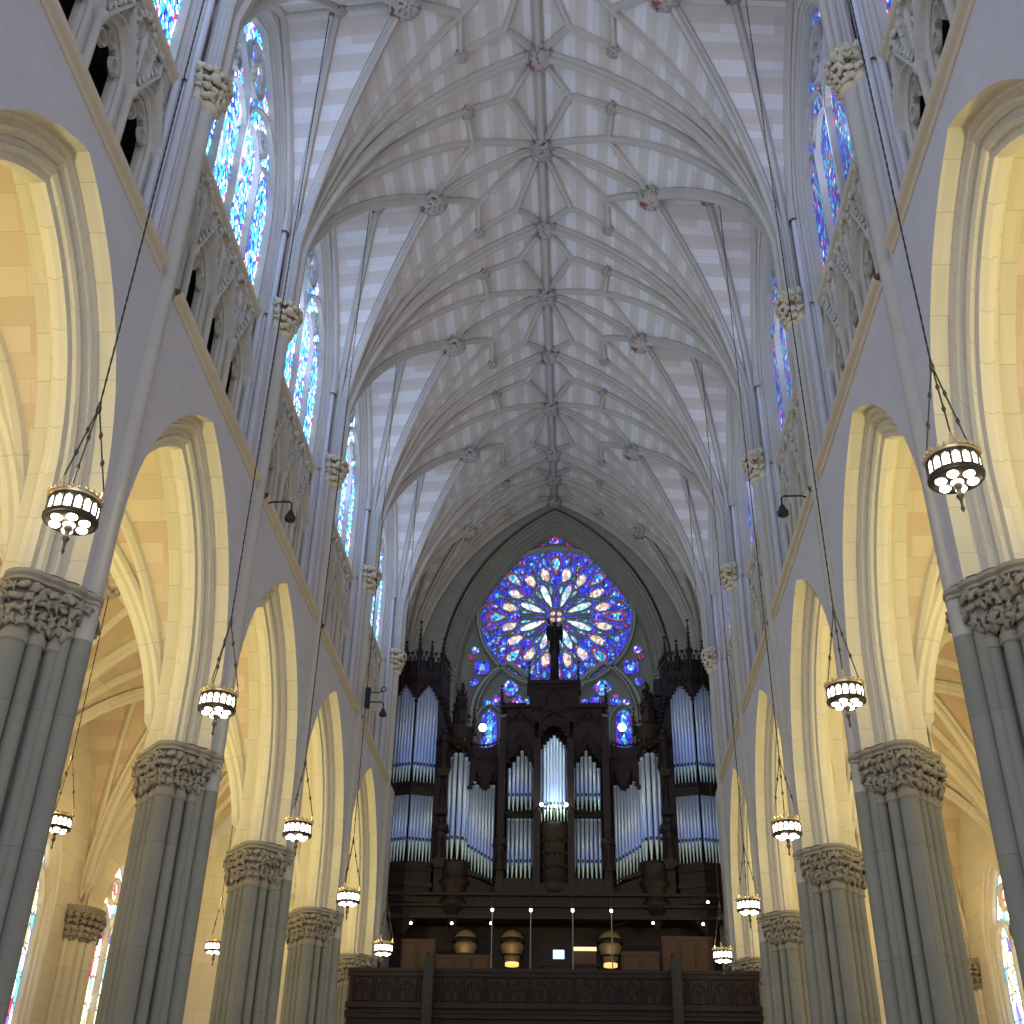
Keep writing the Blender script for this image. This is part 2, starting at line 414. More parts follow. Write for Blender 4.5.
CH[v0.name] = kids(v0)
v0.location = (0, MIDS[0], 0)
for i, m in enumerate(MIDS[1:]):
    c = copy_tree(v0, loc=(0, m, 0)); c.name = 'ceiling_%d' % (i+2)
vl = vault_bay('ceiling_7', LAST, last=True, seed=50); vl.location = (0, 45.22, 0)

# ------------------------------------------------------------------ nave side walls
ARC = dict(h=3.1, zs=10.8, c=1.87)
half_prof = [(0, 0), (.40, 0), (.44, .05), (.50, .09), (.50, .16), (.44, .19), (.47, .25), (.56, .30), (.62, .30), (.62, .42), (.56, .46), (.62, .54), (.72, .56), (.74, .68), (.9, .70)]
half_prof = [(d*.722, r*.88) for d, r in half_prof]
ARCH_PROF = half_prof + [(1.3-d, r) for d, r in half_prof[::-1][1:]]
CLE = dict(h=3.02, zs=23.4, c=2.45)
CLE_PROF = [(0, 0), (.05, .05), (.10, .02), (.15, .07), (.15, .12), (.20, .12), (.24, .17), (.30, .17), (.34, .22), (.42, .22)]
def side_fn(s, ym, x0=XW): return lambda d, u, z: (s*(x0+d), ym+u, z)
def lathe_seg(mb, s, cx, cy, r, z0, z1, n=12, mat=0): mb.lathe(s*cx, cy, [(r, z0), (r, z1)], n, mat)
window_no = [0]
def clerestory_window(s, ym, gmat):
    window_no[0] += 1
    root = empty('window_%d' % window_no[0], (s*7.1, ym, 21.2)); tag(root, kind='structure')
    fn0 = lambda d, u, z: (s*d, u, z-21.2)
    pts = arch(CLE['h'], CLE['zs'], CLE['c'], .22, 12, 21.1)
    mb = MB(); xw = .06
    for (u0, z0), (u1, z1) in zip(pts, pts[1:]):
        if abs(u1-u0) > 1e-6:
            mb.add([fn0(xw, u0, 21.1), fn0(xw, u1, 21.1), fn0(xw, u1, z1), fn0(xw, u0, z0)], ((0, 1, 2, 3),), uvs=[(u0, 21.1), (u1, 21.1), (u1, z1), (u0, z0)])
    mb.build('pane', gmat, root)
    fb = lambda u, z, d: (s*d, u, z-21.2)
    W_ = 2.78; lw = W_*2/4
    for k in range(1, 4):
        u = -W_+k*lw; m2 = MB(); m2.bar([(u, 21.0), (u, 24.6)], .16, .16, fb, .06); m2.build('mullion', M_RIB, root)
    tr = MB()
    for k in range(4):
        uc = -W_+(k+.5)*lw
        tr.bar([(uc+a, z) for a, z in arch(lw/2, 24.2, .15, 0, 5)], .09, .12, fb, .06)
    for k in (-1, 1): tr.bar([(k*W_/2+a, z) for a, z in arch(W_/2, 24.4, .55, 0, 8)], .13, .15, fb, .06)
    for (cu, cz, r) in ((0, 26.5, .72), (-1.35, 25.3, .32), (1.35, 25.3, .32)):
        tr.bar([(cu+r*cos(a*pi/8), cz+r*sin(a*pi/8)) for a in range(16)], .11, .14, fb, .06, True)
        for q in range(4):
            a = q*pi/2+pi/4
            tr.bar([(cu+r*.5*cos(a)+r*.4*cos(b*pi/5), cz+r*.5*sin(a)+r*.4*sin(b*pi/5)) for b in range(10)], .06, .1, fb, .06, True)
    tr.bar(pts, .16, .18, fb, .06)
    tr.build('tracery', M_RIB, root)
    return root

def triforium_bay(s, ym, parent):
    """four traceried openings with crocketed gables in front of the dark wall passage"""
    root = MB(); X0 = 7.05
    fn = lambda d, u, z: (s*(X0+d), ym+u, z)
    fb = lambda u, z, d: (s*(X0+d), ym+u, z)
    HW = 3.05; w = HW*2/4
    for k in range(4):
        uc = -HW+(k+.5)*w
        sub = lambda d, u, z, uc=uc: fn(d, u+uc, z)
        orders(root, [(0, 0), (.06, .04), (.1, .03), (.14, .09), (.2, .10), (.26, .10)], sub, .58, 18.75, .25, 16.2, 6)
        cv = arch(.58, 18.75, .25, 0, 6, 16.2)
        above(root, cv, 21.0, sub)
        for a, b in ((-w/2, -.58), (.58, w/2)): root.quad(sub(0, a, 16.2), sub(0, b, 16.2), sub(0, b, 21), sub(0, a, 21))
        # cusped head
        for cu, cz in ((-.30, 18.85), (.30, 18.85), (0, 19.2)):
            root.bar([(uc+cu+.15*cos(a*pi/6), cz+.15*sin(a*pi/6)) for a in range(12)], .06, .08, fb, .14, True)
    body = root.build('triforium_wall', M_TRI, parent)
    tr = MB(); rnd = random.Random(int(ym))
    for k in range(4):
        uc = -HW+(k+.5)*w
        L = [(uc-w/2+.05, 18.85), (uc, 20.2)]; R = [(uc+w/2-.05, 18.85), (uc, 20.2)]
        tr.bar(L, .12, .16, fb); tr.bar(R, .12, .16, fb)
        tr.bar([(uc+a, z) for a, z in arch(.66, 18.75, .25, 0, 6)], .09, .10, fb)
        for j in range(1, 6):
            q = j/6
            for sg in (-1, 1):
                tr.lump(fb(uc+sg*(w/2-.05)*(1-q)+sg*.06, 18.85+1.35*q+.07, -.12), .08, (-s, 0, 0), rnd)
        tr.bar([(uc, 20.1), (uc, 20.6)], .09, .12, fb)
        for a in (-.1, 0, .1): tr.lump(fb(uc+a, 20.6+(.08 if a == 0 else 0), -.08), .1, (-s, 0, 0), rnd)
        # blind quatrefoil in the gable
        for q in range(3):
            a = pi/2+q*2*pi/3
            tr.bar([(uc+.10*cos(a)+.09*cos(b*pi/4), 19.75+.10*sin(a)+.09*sin(b*pi/4)) for b in range(8)], .05, .07, fb, 0, True)
    for k in range(5):
        uc = -HW+k*w
        tr.lathe(*( (s*(X0-.06), ym+uc) ), [(.085, 16.2), (.085, 18.6), (.15, 18.72), (.15, 18.82), (.06, 18.9), (.06, 19.9), (.11, 20.0), (0, 20.5)], 8)
        if 0 < k < 4:
            tr.bar([(uc+a, z) for a, z in arch(.42, 20.15, .2, 0, 5)], .09, .12, fb)
            for sg in (-1, 1):
                tr.bar([(uc+sg*.42, 19.5), (uc+sg*.42, 20.15)], .07, .1, fb)
                tr.bar([(uc+sg*.2+a, z) for a, z in arch(.2, 20.15, .1, 0, 4)], .05, .07, fb)
            for j in range(6):
                tr.lump(fb(uc+(j-2.5)*.16, 20.3+.45*sin((j+.5)/6*pi), -.1), .09, (-s, 0, 0), rnd)
    tr.build('triforium_tracery', M_TRI, parent)
for s, side in ((-1, 'left'), (1, 'right')):
    mb = MB()
    for ym in MIDS:
        fn = side_fn(s, ym)
        cv = arch(ARC['h'], ARC['zs'], ARC['c'], 0, 14, 9.5)
        above(mb, cv, 16.3, fn)
        for a, b in ((-3.5, -3.1), (3.1, 3.5)): mb.quad(fn(0, a, 9.5), fn(0, b, 9.5), fn(0, b, 16.3), fn(0, a, 16.3))
        above(mb, cv, 17.5, fn, 1.3)
        for a, b in ((-3.5, -3.1), (3.1, 3.5)): mb.quad(fn(1.3, a, 9.5), fn(1.3, b, 9.5), fn(1.3, b, 17.5), fn(1.3, a, 17.5))
        # clerestory wall
        fc = side_fn(s, ym, 6.75)
        cc = arch(CLE['h'], CLE['zs'], CLE['c'], 0, 12, 21.0)
        above(mb, cc, lambda u: BAY.z(6.76, 3.5-abs(u))+.02, fc)
        for sg in (-1, 1):
            P = [(3.0, 21.0), (3.25, 21.0), (3.48, 21.0)]
            for (a, _), (b, _) in zip(P, P[1:]):
                mb.quad(fc(0, sg*a, 21), fc(0, sg*b, 21), fc(0, sg*b, max(21.5, BAY.z(6.76, 3.5-b))+.02), fc(0, sg*a, BAY.z(6.76, 3.5-a)+.02))
        # wall passage behind the triforium
        mb.quad(fn(0, -3.5, 16.3), fn(0, 3.5, 16.3), fn(2.0, 3.5, 16.3), fn(2.0, -3.5, 16.3))
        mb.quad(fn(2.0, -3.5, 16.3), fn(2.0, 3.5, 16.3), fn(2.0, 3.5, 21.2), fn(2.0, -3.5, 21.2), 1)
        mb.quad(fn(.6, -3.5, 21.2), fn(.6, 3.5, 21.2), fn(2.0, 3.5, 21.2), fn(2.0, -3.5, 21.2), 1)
        mb.quad(fn(0.65, -3.5, 21.0), fn(.65, 3.5, 21.0), fn(1.1, 3.5, 21.5), fn(1.1, -3.5, 21.5))
    # pilaster strips behind the vault shafts
    for T in [1.22] + TS:
        mb.box((min(s*6.5, s*7.3), T-.34, 16.2), (max(s*6.5, s*7.3), T+.34, 21.4))
        mb.box((min(s*6.8, s*7.3), T-.44, 16.2), (max(s*6.8, s*7.3), T+.44, 24.2))
        for q in (-1, 1):
            mb.lathe(s*6.72, T+q*.40, [(.085, 16.2), (.085, 24.7)], 8); mb.lathe(s*6.95, T+q*.50, [(.08, 16.2), (.08, 24.9)], 8)
    # solid last bay beside the organ
    mb.box((min(s*7.1, s*7.5), 43.6, 6), (max(s*7.1, s*7.5), 47.6, 21)); mb.box((min(s*6.78, s*7.5), 43.6, 21), (max(s*6.78, s*7.5), 47.6, 29.5))
    mb.box((min(s*6.45, s*8.25), 43.6, 9.7), (max(s*6.45, s*7.75), 47.4, 16.3))
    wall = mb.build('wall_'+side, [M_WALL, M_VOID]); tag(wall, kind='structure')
    for ym in MIDS:
        a = MB(); orders(a, ARCH_PROF, side_fn(s, ym), ARC['h'], ARC['zs'], ARC['c'], 9.5, 16); a.build('arch_moulding', M_ARCH, wall)
        c = MB(); orders(c, CLE_PROF, side_fn(s, ym, 6.75), CLE['h'], CLE['zs'], CLE['c'], 21.0, 12); c.build('window_arch_moulding', M_SHAFT, wall)
        triforium_bay(s, ym, wall)
        clerestory_window(s, ym, G_LEFT if s < 0 else G_RIGHT)
        for (x, z, nm, e) in ((XW, 16.1, 'string_course', 3.12), (7.05, 20.95, 'window_sill_course', 3.05)):
            g = MB(); pf = [(.05, -.2), (-.03, -.18), (-.05, -.1), (-.12, -.06), (-.15, -.02), (-.15, .06), (.08, .12)]
            g.grid([[(s*(x+d), ym+u, z+zz) for d, zz in pf] for u in (-e, e)])
            g.build(nm, M_STR, wall)
# ------------------------------------------------------------------ clustered piers
SH = [(0, .72, .19), (0, -.72, .19), (.62, 0, .19)]
for a in (1, -1):
    SH += [(.25, a*.52, .125), (.45, a*.29, .125), (-.25, a*.52, .125), (-.45, a*.29, .12)]
def outline(grow=0, n=72):
    pts = []
    for i in range(n):
        a = 2*pi*i/n; d = Vector((cos(a), sin(a))); best = .42
        for x, y, r in SH + [(-.6, 0, .12)]:
            r = r+grow; b = d.x*x+d.y*y; q = b*b-(x*x+y*y-r*r)
            if q > 0: best = max(best, b+sqrt(q))
        pts.append((d.x*best, d.y*best))
    return pts
VX = -.70
def make_pier(name='clustered_column'):
    root = empty(name)
    core = MB(); core.prism([(0, .62), (-.58, 0), (0, -.62), (.56, 0)], 1.0, 9.3); core.build('core', M_PIER, root)
    for x, y, r in SH:
        m = MB(); m.lathe(x, y, [(r, 1.0), (r, 8.5)], 14)
        m.build('shaft', M_PIER, root)
    cap = MB(); rnd = random.Random(5)
    for x, y, r in SH:
        cap.lathe(x, y, [(r+.005, 8.70), (r+.035, 8.72), (r+.035, 8.76), (r+.012, 8.78), (r+.03, 8.81), (r+.03, 8.84), (r+.005, 8.86), (r+.01, 9.0), (r+.05, 9.25), (r+.09, 9.55)], 14)
    for tier, (gz, gr, cnt, sz) in enumerate(((9.0, .02, 36, .10), (9.13, .06, 34, .09), (9.33, .09, 38, .11), (9.48, .13, 38, .10))):
        o = outline(.04+gr, 360)
        # even spacing along the outline
        L = [0]
        for i in range(360): L.append(L[-1]+(Vector(o[(i+1) % 360])-Vector(o[i])).length)
        for k in range(cnt):
            q = (k+.5*(tier % 2))/cnt*L[-1]; i = max(j for j in range(361) if L[j] <= q) % 360
            p = Vector(o[i]);
            if p.x < -.5 and abs(p.y) < .22: continue
            d = Vector((p.x, p.y, .25*(tier-1))).normalized()+Vector((rnd.uniform(-.5, .5), rnd.uniform(-.5, .5), rnd.uniform(-.5, .5)))
            cap.lump((p.x, p.y, gz+.04*(rnd.random()-.5)), sz*(.85+.35*rnd.random()), d, rnd, 0, .58, .5)
    cap.v = [(x, y, z-.22) for x, y, z in cap.v]
    capo = cap.build('capital', M_CAP, root)
    ab = MB(); rows = []
    for g, z in ((.08, 9.56), (.17, 9.59), (.17, 9.63), (.14, 9.65), (.19, 9.69), (.19, 9.75), (.0, 9.78), (-.4, 9.785)):
        rows.append([(x, y, z) for x, y in outline(g, 96)])
    ab.grid(rows, 0, False, True); ab.v = [(x, y, z-.22) for x, y, z in ab.v]; ab.build('abacus', M_CAP, capo)
    ba = MB(); rows = []
    for g, z in ((.4, 0), (.4, .5), (.3, .55), (.3, .75), (.15, .8), (.18, .9), (.06, 1.0)): rows.append([(x, y, z) for x, y in outline(g, 72)])
    ba.grid(rows, 0, False, True); ba.build('base', M_PIER, root)
    # the tall shafts that run on past the capital up to the vault
    for z0, z1, mt in ((.9, 8.8, M_PIER), (8.8, 20.7, M_SHAFT)):
        up = MB(); up.lathe(VX, 0, [(.19, z0), (.19, z1)], 16); up.build('vault_shaft', mt, root)
        for a in (-1, 1):
            u2 = MB(); u2.lathe(VX+.12, a*.27, [(.10, z0), (.10, z1)], 10); u2.build('vault_shaft', mt, root)
        st = MB(); st.box((VX+.06, -.3, z0), (-.3, .3, min(z1, 16.2))); st.build('backing_strip', mt, root)
    uc = MB(); rnd = random.Random(9)
    uc.lathe(VX, 0, [(.19, 20.55), (.26, 20.6), (.26, 20.68), (.20, 20.72), (.20, 20.9), (.26, 21.3), (.30, 21.5)], 14)
    for a in (-1, 1): uc.lathe(VX+.12, a*.27, [(.10, 20.6), (.14, 20.65), (.14, 20.7), (.11, 20.75), (.15, 21.1), (.18, 21.5)], 10)
    for tier, (z, r, cnt) in enumerate(((20.82, .27, 7), (20.98, .36, 8), (21.18, .40, 9), (21.38, .45, 10))):
        for k in range(cnt):
            a = pi/2-.25+(pi+.5)*(k+.5)/cnt
            uc.lump((VX+.06+r*cos(a), r*1.15*sin(a), z+.10*(rnd.random()-.5)), .10+.05*rnd.random(), (cos(a)+rnd.uniform(-.6, .6), sin(a)+rnd.uniform(-.6, .6), rnd.uniform(-.7, .7)), rnd, 0, .6, .5)
    uc.prism([(VX+.1+.40*cos(pi/2+pi*k/8), .46*sin(pi/2+pi*k/8)) for k in range(9)], 21.44, 21.54, 0, 1, 1.06, (VX+.2, 0))
    uc.build('upper_capital', M_CAPU, root)
    return root
pier0 = make_pier(); CH[pier0.name] = kids(pier0)
ords = ['', 'nearest', 'second', 'third', 'fourth', 'farthest']
pier_l = {
 (-1, 0): 'clustered stone pier beside the viewer, left of the near left arch', (1, 0): 'clustered stone pier beside the viewer, right of the near right arch',
 (-1, 1): 'grey-green clustered pier cut by the left edge, below the nearest left lamp',
 (1, 1): 'blue-grey clustered pier cut by the right edge, below the nearest right lamp',
 (-1, 2): 'clustered stone pier behind the edge pier on the left, tall grey shafts and carved capital',
 (1, 2): 'bluish clustered pier behind the edge pier on the right, tall smooth shafts and carved capital',
 (-1, 3): 'third clustered pier along the left, pale yellow light on its shafts',
 (1, 3): 'third clustered pier along the right, between the bluish pier and two smaller ones',
 (-1, 4): 'fourth clustered pier along the left, small, just in front of the gallery pier',
 (1, 4): 'fourth clustered pier along the right, small, just in front of the gallery pier',
 (-1, 5): 'last clustered pier on the left, half hidden by the end of the wooden gallery',
 (1, 5): 'last clustered pier on the right, half hidden by the end of the wooden gallery'}
first = True
for i, T in enumerate(TS):
    for s in (-1, 1):
        o = pier0 if first else copy_tree(pier0)
        first = False
        o.location = (s*7.12, T, 0); o.scale = (.94, .94, 1); o.rotation_euler = (0, 0, 0 if s > 0 else pi)
        tag(o, pier_l[(s, i)], 'column', 'clustered piers of the nave', 'thing')
# ------------------------------------------------------------------ floor and aisles
f = MB(); f.quad((-18, -3, 0), (18, -3, 0), (18, 50, 0), (-18, 50, 0)); fl = f.build('floor', M_FLOOR); tag(fl, kind='structure')
AX0, AX1, AZ, AH = 7.75, 14.6, 9.58, 6.1
AXC = (AX0+AX1)/2; AHX = (AX1-AX0)/2
def apt(q):   # pointed profile 0 at the springing, 1 at the crown
    q = min(1, max(0, q)); c = .75; R = 1+c
    return sqrt(max(0, R*R-(c+1-q)**2))/sqrt(R*R-c*c)
def az(x, t): return AZ+AH*max(apt((AHX-abs(x))/AHX), apt(t/3.5))
def aisle_bay(s, name):
    mb = MB()
    for sx in (-1, 1):
        for sy in (-1, 1):
            n = 14
            for part in (0, 1):
                rows = []; uvs = []
                for i in range(n+1):
                    q = (i/n)**1.8; row = []; uv = []
                    for j in range(9):
                        k = j/8
                        if part == 0: t = 3.5*q; xx = AHX*(1-q*k)
                        else: xx = AHX*(1-q); t = 3.5*q*k
                        z = AZ+AH*apt(q)
                        row.append((sx*xx, sy*(3.5-t), z)); uv.append(((xx if part == 0 else t), z*1.1))
                    rows.append(row); uvs.append(uv)
                mb.grid(rows, 0, True, False, uvs)
    root = mb.build(name, M_AWEB); tag(root, kind='structure')
    def arib(a, b, prof, n=16, stilt=True):
        path = []
        for i in range(n+1):
            k = i/n
            if stilt: k = k**1.7
            x = a[0]+(b[0]-a[0])*k; y = a[1]+(b[1]-a[1])*k
            path.append(Vector((x, y, az(x, 3.5-abs(y)))))
        if stilt: path.insert(0, Vector((path[0].x, path[0].y, AZ-.02))); n += 1
        d = Vector((b[0]-a[0], b[1]-a[1], 0)).normalized(); sd = Vector((-d.y, d.x, 0)); m = MB(); rows = []; uvs = []; acc = 0
        for i, p in enumerate(path):
            t = (path[min(i+1, n)]-path[max(i-1, 0)]).normalized(); nn = sd.cross(t)
            if nn.z < 0: nn = -nn
            if i: acc += (p-path[i-1]).length
            rows.append([tuple(p+A*sd+B*nn) for A, B in prof]); uvs.append([(acc, .1+.02*j) for j in range(len(prof))])
        m.grid(rows, 0, False, False, uvs); m.build('rib', M_ARCH, root)
    for sx in (-1, 1):
        for sy in (-1, 1):
            c = (sx*AHX*.99, sy*3.46)
            arib(c, (0, 0), PR_BIG)
            arib(c, (0, sy*1.7), PR_SML); arib(c, (sx*1.5, 0), PR_SML)
            if sy < 0: arib((sx*AHX*.99, -3.5), (0, -3.5), PR_BIG)
        arib((0, 0), (sx*AHX, 0), PR_SML, 8, False); arib((0, 0), (0, sx*3.5), PR_SML, 8, False)
    boss(root, (0, 0, AZ+AH-.2), .4, 77, True)
    return root
av = aisle_bay(1, 'ceiling_8'); CH[av.name] = kids(av); n_c = 8; first = True
for s in (-1, 1):
    for ym in MIDS:
        o = av if first else copy_tree(av)
        first = False; o.location = (s*AXC, ym, 0); o.name = 'ceiling_%d' % n_c; n_c += 1
AW = dict(h=1.75, zs=9.4, c=1.4)
def aisle_pier(root_wall, s, T):
    m = MB()
    sh = [(-.55, 0, .2), (-.42, .26, .13), (-.42, -.26, .13), (-.24, .46, .13), (-.24, -.46, .13), (-.06, .64, .1), (-.06, -.64, .1)]
    for x, y, r in sh: m.lathe(s*(14.6+x), T+y, [(r, 0), (r, 8.85)], 10)
    m.box((min(s*14.2, s*14.7), T-.6, 0), (max(s*14.2, s*14.7), T+.6, 9.0))
    m.build('wall_shaft', M_ARCH, root_wall)
    cp = MB(); rnd = random.Random(int(T))
    for z, g in ((8.98, .1), (9.15, .13), (9.35, .18), (9.52, .22)):
        for k in range(11):
            a = pi*(k+.5)/11
            cp.lump((s*(14.6-(.58+g)*sin(a)), T+(.66+g)*cos(a), z), .12, (-s*sin(a), cos(a), .2), rnd, 0, .42, .7)
    pl = [(s*(14.65-.84*sin(pi*k/8)), T+.92*cos(pi*k/8)) for k in range(9)]
    cp.prism(pl, 8.82, 8.9, 0, .82, .86, (s*14.65, T)); cp.prism(pl, 8.9, 9.6, 0, .72, .9, (s*14.65, T)); cp.prism(pl, 9.6, 9.8, 0, .98, 1.05, (s*14.65, T))
    cp.v = [(x, y, z-.22) for x, y, z in cp.v]
    cp.build('wall_capital', M_CAP, root_wall)
for s, side in ((-1, 'aisle_left'), (1, 'aisle_right')):
    mb = MB()
    for ym in MIDS:
        fn = side_fn(s, ym, 14.6)
        cv = arch(AW['h'], AW['zs'], AW['c'], 0, 10, 2.5); above(mb, cv, 16.2, fn)
        for a, b in ((-3.5, -1.75), (1.75, 3.5)): mb.quad(fn(0, a, 0), fn(0, b, 0), fn(0, b, 16.2), fn(0, a, 16.2))
        mb.quad(fn(0, -1.75, 0), fn(0, 1.75, 0), fn(0, 1.75, 2.5), fn(0, -1.75, 2.5))
    wall = mb.build('wall_'+side, M_ARCH); tag(wall, kind='structure')
    for T in TS: aisle_pier(wall, s, T)
    for ym in MIDS:
        c = MB(); orders(c, [(0, 0), (.06, .06), (.1, .04), (.16, .12), (.22, .12), (.28, .2), (.4, .22)], side_fn(s, ym, 14.6), AW['h'], AW['zs'], AW['c'], 2.5, 10); c.build('window_arch_moulding', M_ARCH, wall)
        window_no[0] += 1
        root = empty('window_%d' % window_no[0], (s*15.0, ym, 2.5)); tag(root, kind='structure')
        p = MB(); pts = arch(AW['h'], AW['zs'], AW['c'], .2, 10, 2.5)
        for (u0, z0), (u1, z1) in zip(pts, pts[1:]):
            if abs(u1-u0) > 1e-6: p.quad((s*.05, u0, 0), (s*.05, u1, 0), (s*.05, u1, z1-2.5), (s*.05, u0, z0-2.5))
        p.build('pane', G_AISLE, root)
        fb = lambda u, z, d: (s*d, u, z-2.5)
        t = MB(); t.bar([(0, 2.5), (0, 9.6)], .16, .2, fb, .05)
        for k in (-1, 1):
            t.bar([(k*.77+a, z) for a, z in arch(.77, 9.3, .4, 0, 6)], .14, .18, fb, .05)
        t.bar([(.42*cos(a*pi/8), 11.0+.42*sin(a*pi/8)) for a in range(16)], .12, .16, fb, .05, True)
        for z in [3.4+.8*q for q in range(8)]: t.bar([(-1.55, z), (1.55, z)], .03, .03, fb, .05)
        t.build('tracery', M_ARCH, root)
# aisle end walls beside the organ gallery
for s, side in ((-1, 'aisle_end_left'), (1, 'aisle_end_right')):
    mb = MB(); mb.quad((s*7.75, 43.6, 0), (s*14.6, 43.6, 0), (s*14.6, 43.6, 16.2), (s*7.75, 43.6, 16.2))
    tag(mb.build('wall_'+side, M_ARCH), kind='structure')
# ------------------------------------------------------------------ end wall with the rose window
YE = 47.4
EA = dict(h=5.25, zs=22.4, c=4.75)
fe = lambda d, u, z: (u+.05, YE+d, z)
mb = MB()
EC = arch(5.25, 22.4, 4.75, 0, 20, 10)
above(mb, EC, 32.6, fe)
for a, b in ((-8.3, -5.25), (5.25, 8.3)): mb.quad(fe(0, a, 6), fe(0, b, 6), fe(0, b, 32.6), fe(0, a, 32.6))
mb.quad(fe(0, -8.3, 0), fe(0, 8.3, 0), fe(0, 8.3, 10), fe(0, -8.3, 10))
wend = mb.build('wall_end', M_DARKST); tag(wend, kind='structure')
ep = [(0, 0), (.55, 0), (.55, .2), (.12, .2), (.1, .26), (.16, .32), (.26, .34), (.26, .44), (.20, .48), (.26, .56), (.38, .58), (.40, .7), (.34, .76), (.42, .84), (.56, .86), (.58, 1.0), (.52, 1.06), (.60, 1.14), (.80, 1.16), (.84, 1.3), (.80, 1.36), (.92, 1.44), (1.3, 1.5), (1.35, 1.6)]
ep = [(d, r*.56 if r > .2 else r*.6) for d, r in ep]
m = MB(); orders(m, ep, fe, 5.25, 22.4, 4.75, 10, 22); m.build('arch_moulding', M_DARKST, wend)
for s in (-1, 1):
    m = MB(); rnd = random.Random(4)
    m.lathe(.05+s*4.66, YE+.3, [(.13, 10), (.13, 22.0), (.2, 22.05), (.2, 22.1), (.15, 22.15), (.22, 22.6), (.28, 22.62), (.28, 22.72), (0, 22.75)], 10)
    for z, r in ((22.25, .2), (22.45, .25)):
        for k in range(7): a = pi+pi*(k+.5)/7; m.lump((.05+s*4.66+r*cos(a), YE+.3+r*sin(a), z), .09, (cos(a), sin(a), 0), rnd)
    m.build('jamb_shaft', M_DARKST, wend)
M_ROSEST = stone('rose_tracery_stone', (.36, .38, .31), (.33, .35, .29), 2, 2, .002, noise=.1)
window_no[0] += 1
rose = empty('window_%d' % window_no[0], (.05, 48.75, 25.85)); tag(rose, kind='structure')
fr = lambda u, z, d: (u, d, z)
R = 3.66
RP = MB(); RT = MB()      # panes and stone tracery
pl = MB(); PP = [(u, z-25.85) for u, z in arch(5.25, 22.4, 4.75, .78, 20, 12)]
pl.poly([(u, .02, z) for u, z in PP]); pl.build('tracery_ground', M_DARKST, rose)
RP.poly([(R*.97*cos(a*pi/24), -.03, R*.97*sin(a*pi/24)) for a in range(48)], 0)
def piece(pts, mi, rim=.075, dep=.1):
    RP.poly([(u, -.06-.004*mi, z) for u, z in pts], mi); RT.bar(pts, rim, dep, fr, -.05, True)
def rot(p, a): return (p[0]*cos(a)-p[1]*sin(a), p[0]*sin(a)+p[1]*cos(a))
def petal(r0, r1, w, a, mi, n=14, point=.5, rim=.075, inner=None):
    pts = []
    for k in range(n):
        t = 2*pi*k/n; q = (1-cos(t))/2
        pts.append(rot((w*sin(t)*(q**point), r0+(r1-r0)*q), a))
    piece([(R*u, R*z) for u, z in pts], mi, rim)
    if inner is not None:
        c = rot((0, r0+(r1-r0)*.58), a)
        RP.poly([(R*(c[0]+(u-c[0])*.68), -.10, R*(c[1]+(z-c[1])*.68)) for u, z in pts], inner)
def foil(cu, cz, r, mi, n=4, a0=0, rim=.05, inner=None):
    pts = []
    for k in range(n*6):
        a = 2*pi*k/(n*6)+a0; rr_ = r*(.78+.22*abs(cos(n*(a-a0)/2)))
        pts.append((cu+rr_*cos(a), cz+rr_*sin(a)))
    piece(pts, mi, rim)
    if inner is not None: RP.poly([(cu+r*.42*cos(a*pi/4), -.10, cz+r*.42*sin(a*pi/4)) for a in range(8)], inner)
# slots: 0 cobalt, 1 lilac, 2 cyan, 3 white, 4 gold, 5 ruby
for k in range(8):
    A = k*pi/4; B = A+pi/8
    petal(.13, .50, .062, B, 3, point=.35)
    petal(.30, .46, .036, A-.17, 2); petal(.30, .46, .036, A+.17, 2)
    petal(.46, .74, .082, A-.225, 1, inner=4, point=.3); petal(.46, .74, .082, A+.225, 1, inner=4, point=.3)
    petal(.60, .90, .105, A, 5, point=.6, inner=2)
    petal(.70, .80, .03, A-.40+pi/8*0, 2, rim=.05) ; petal(.54, .68, .03, B, 2, rim=.05)
    c = rot((0, .83*R), B); foil(c[0], c[1], .27, 0, 4, B, inner=2)
    for sg in (-1, 1):
        petal(.74, .88, .045, A+sg*.19, 0, rim=.05, inner=1); petal(.86, .955, .035, A+sg*.26, 0, rim=.04)
        petal(.87, .955, .03, A+sg*.10, 0, rim=.04)
        # flowing stone ribs
        P = [rot((0, r), A+sg*x) for r, x in ((.14, .2), (.26, .10), (.38, .02), (.46, .05), (.56, .33), (.66, .39), (.78, .36), (.9, .2), (.97, .12))]
        RT.bar([(R*u, R*z) for u, z in P], .075, .14, fr, -.05)
for k in range(4): petal(.015, .10, .05, k*pi/2+pi/4, 5, point=.2, rim=.05, inner=4)
RT.bar([(.12*R*cos(a*pi/12), .12*R*sin(a*pi/12)) for a in range(24)], .08, .16, fr, -.05, True)
for rad, w, d in ((1.0, .22, .3), (.975, .08, .36)): RT.bar([(rad*R*cos(a*pi/32), rad*R*sin(a*pi/32)) for a in range(64)], w, d, fr, 0, True)
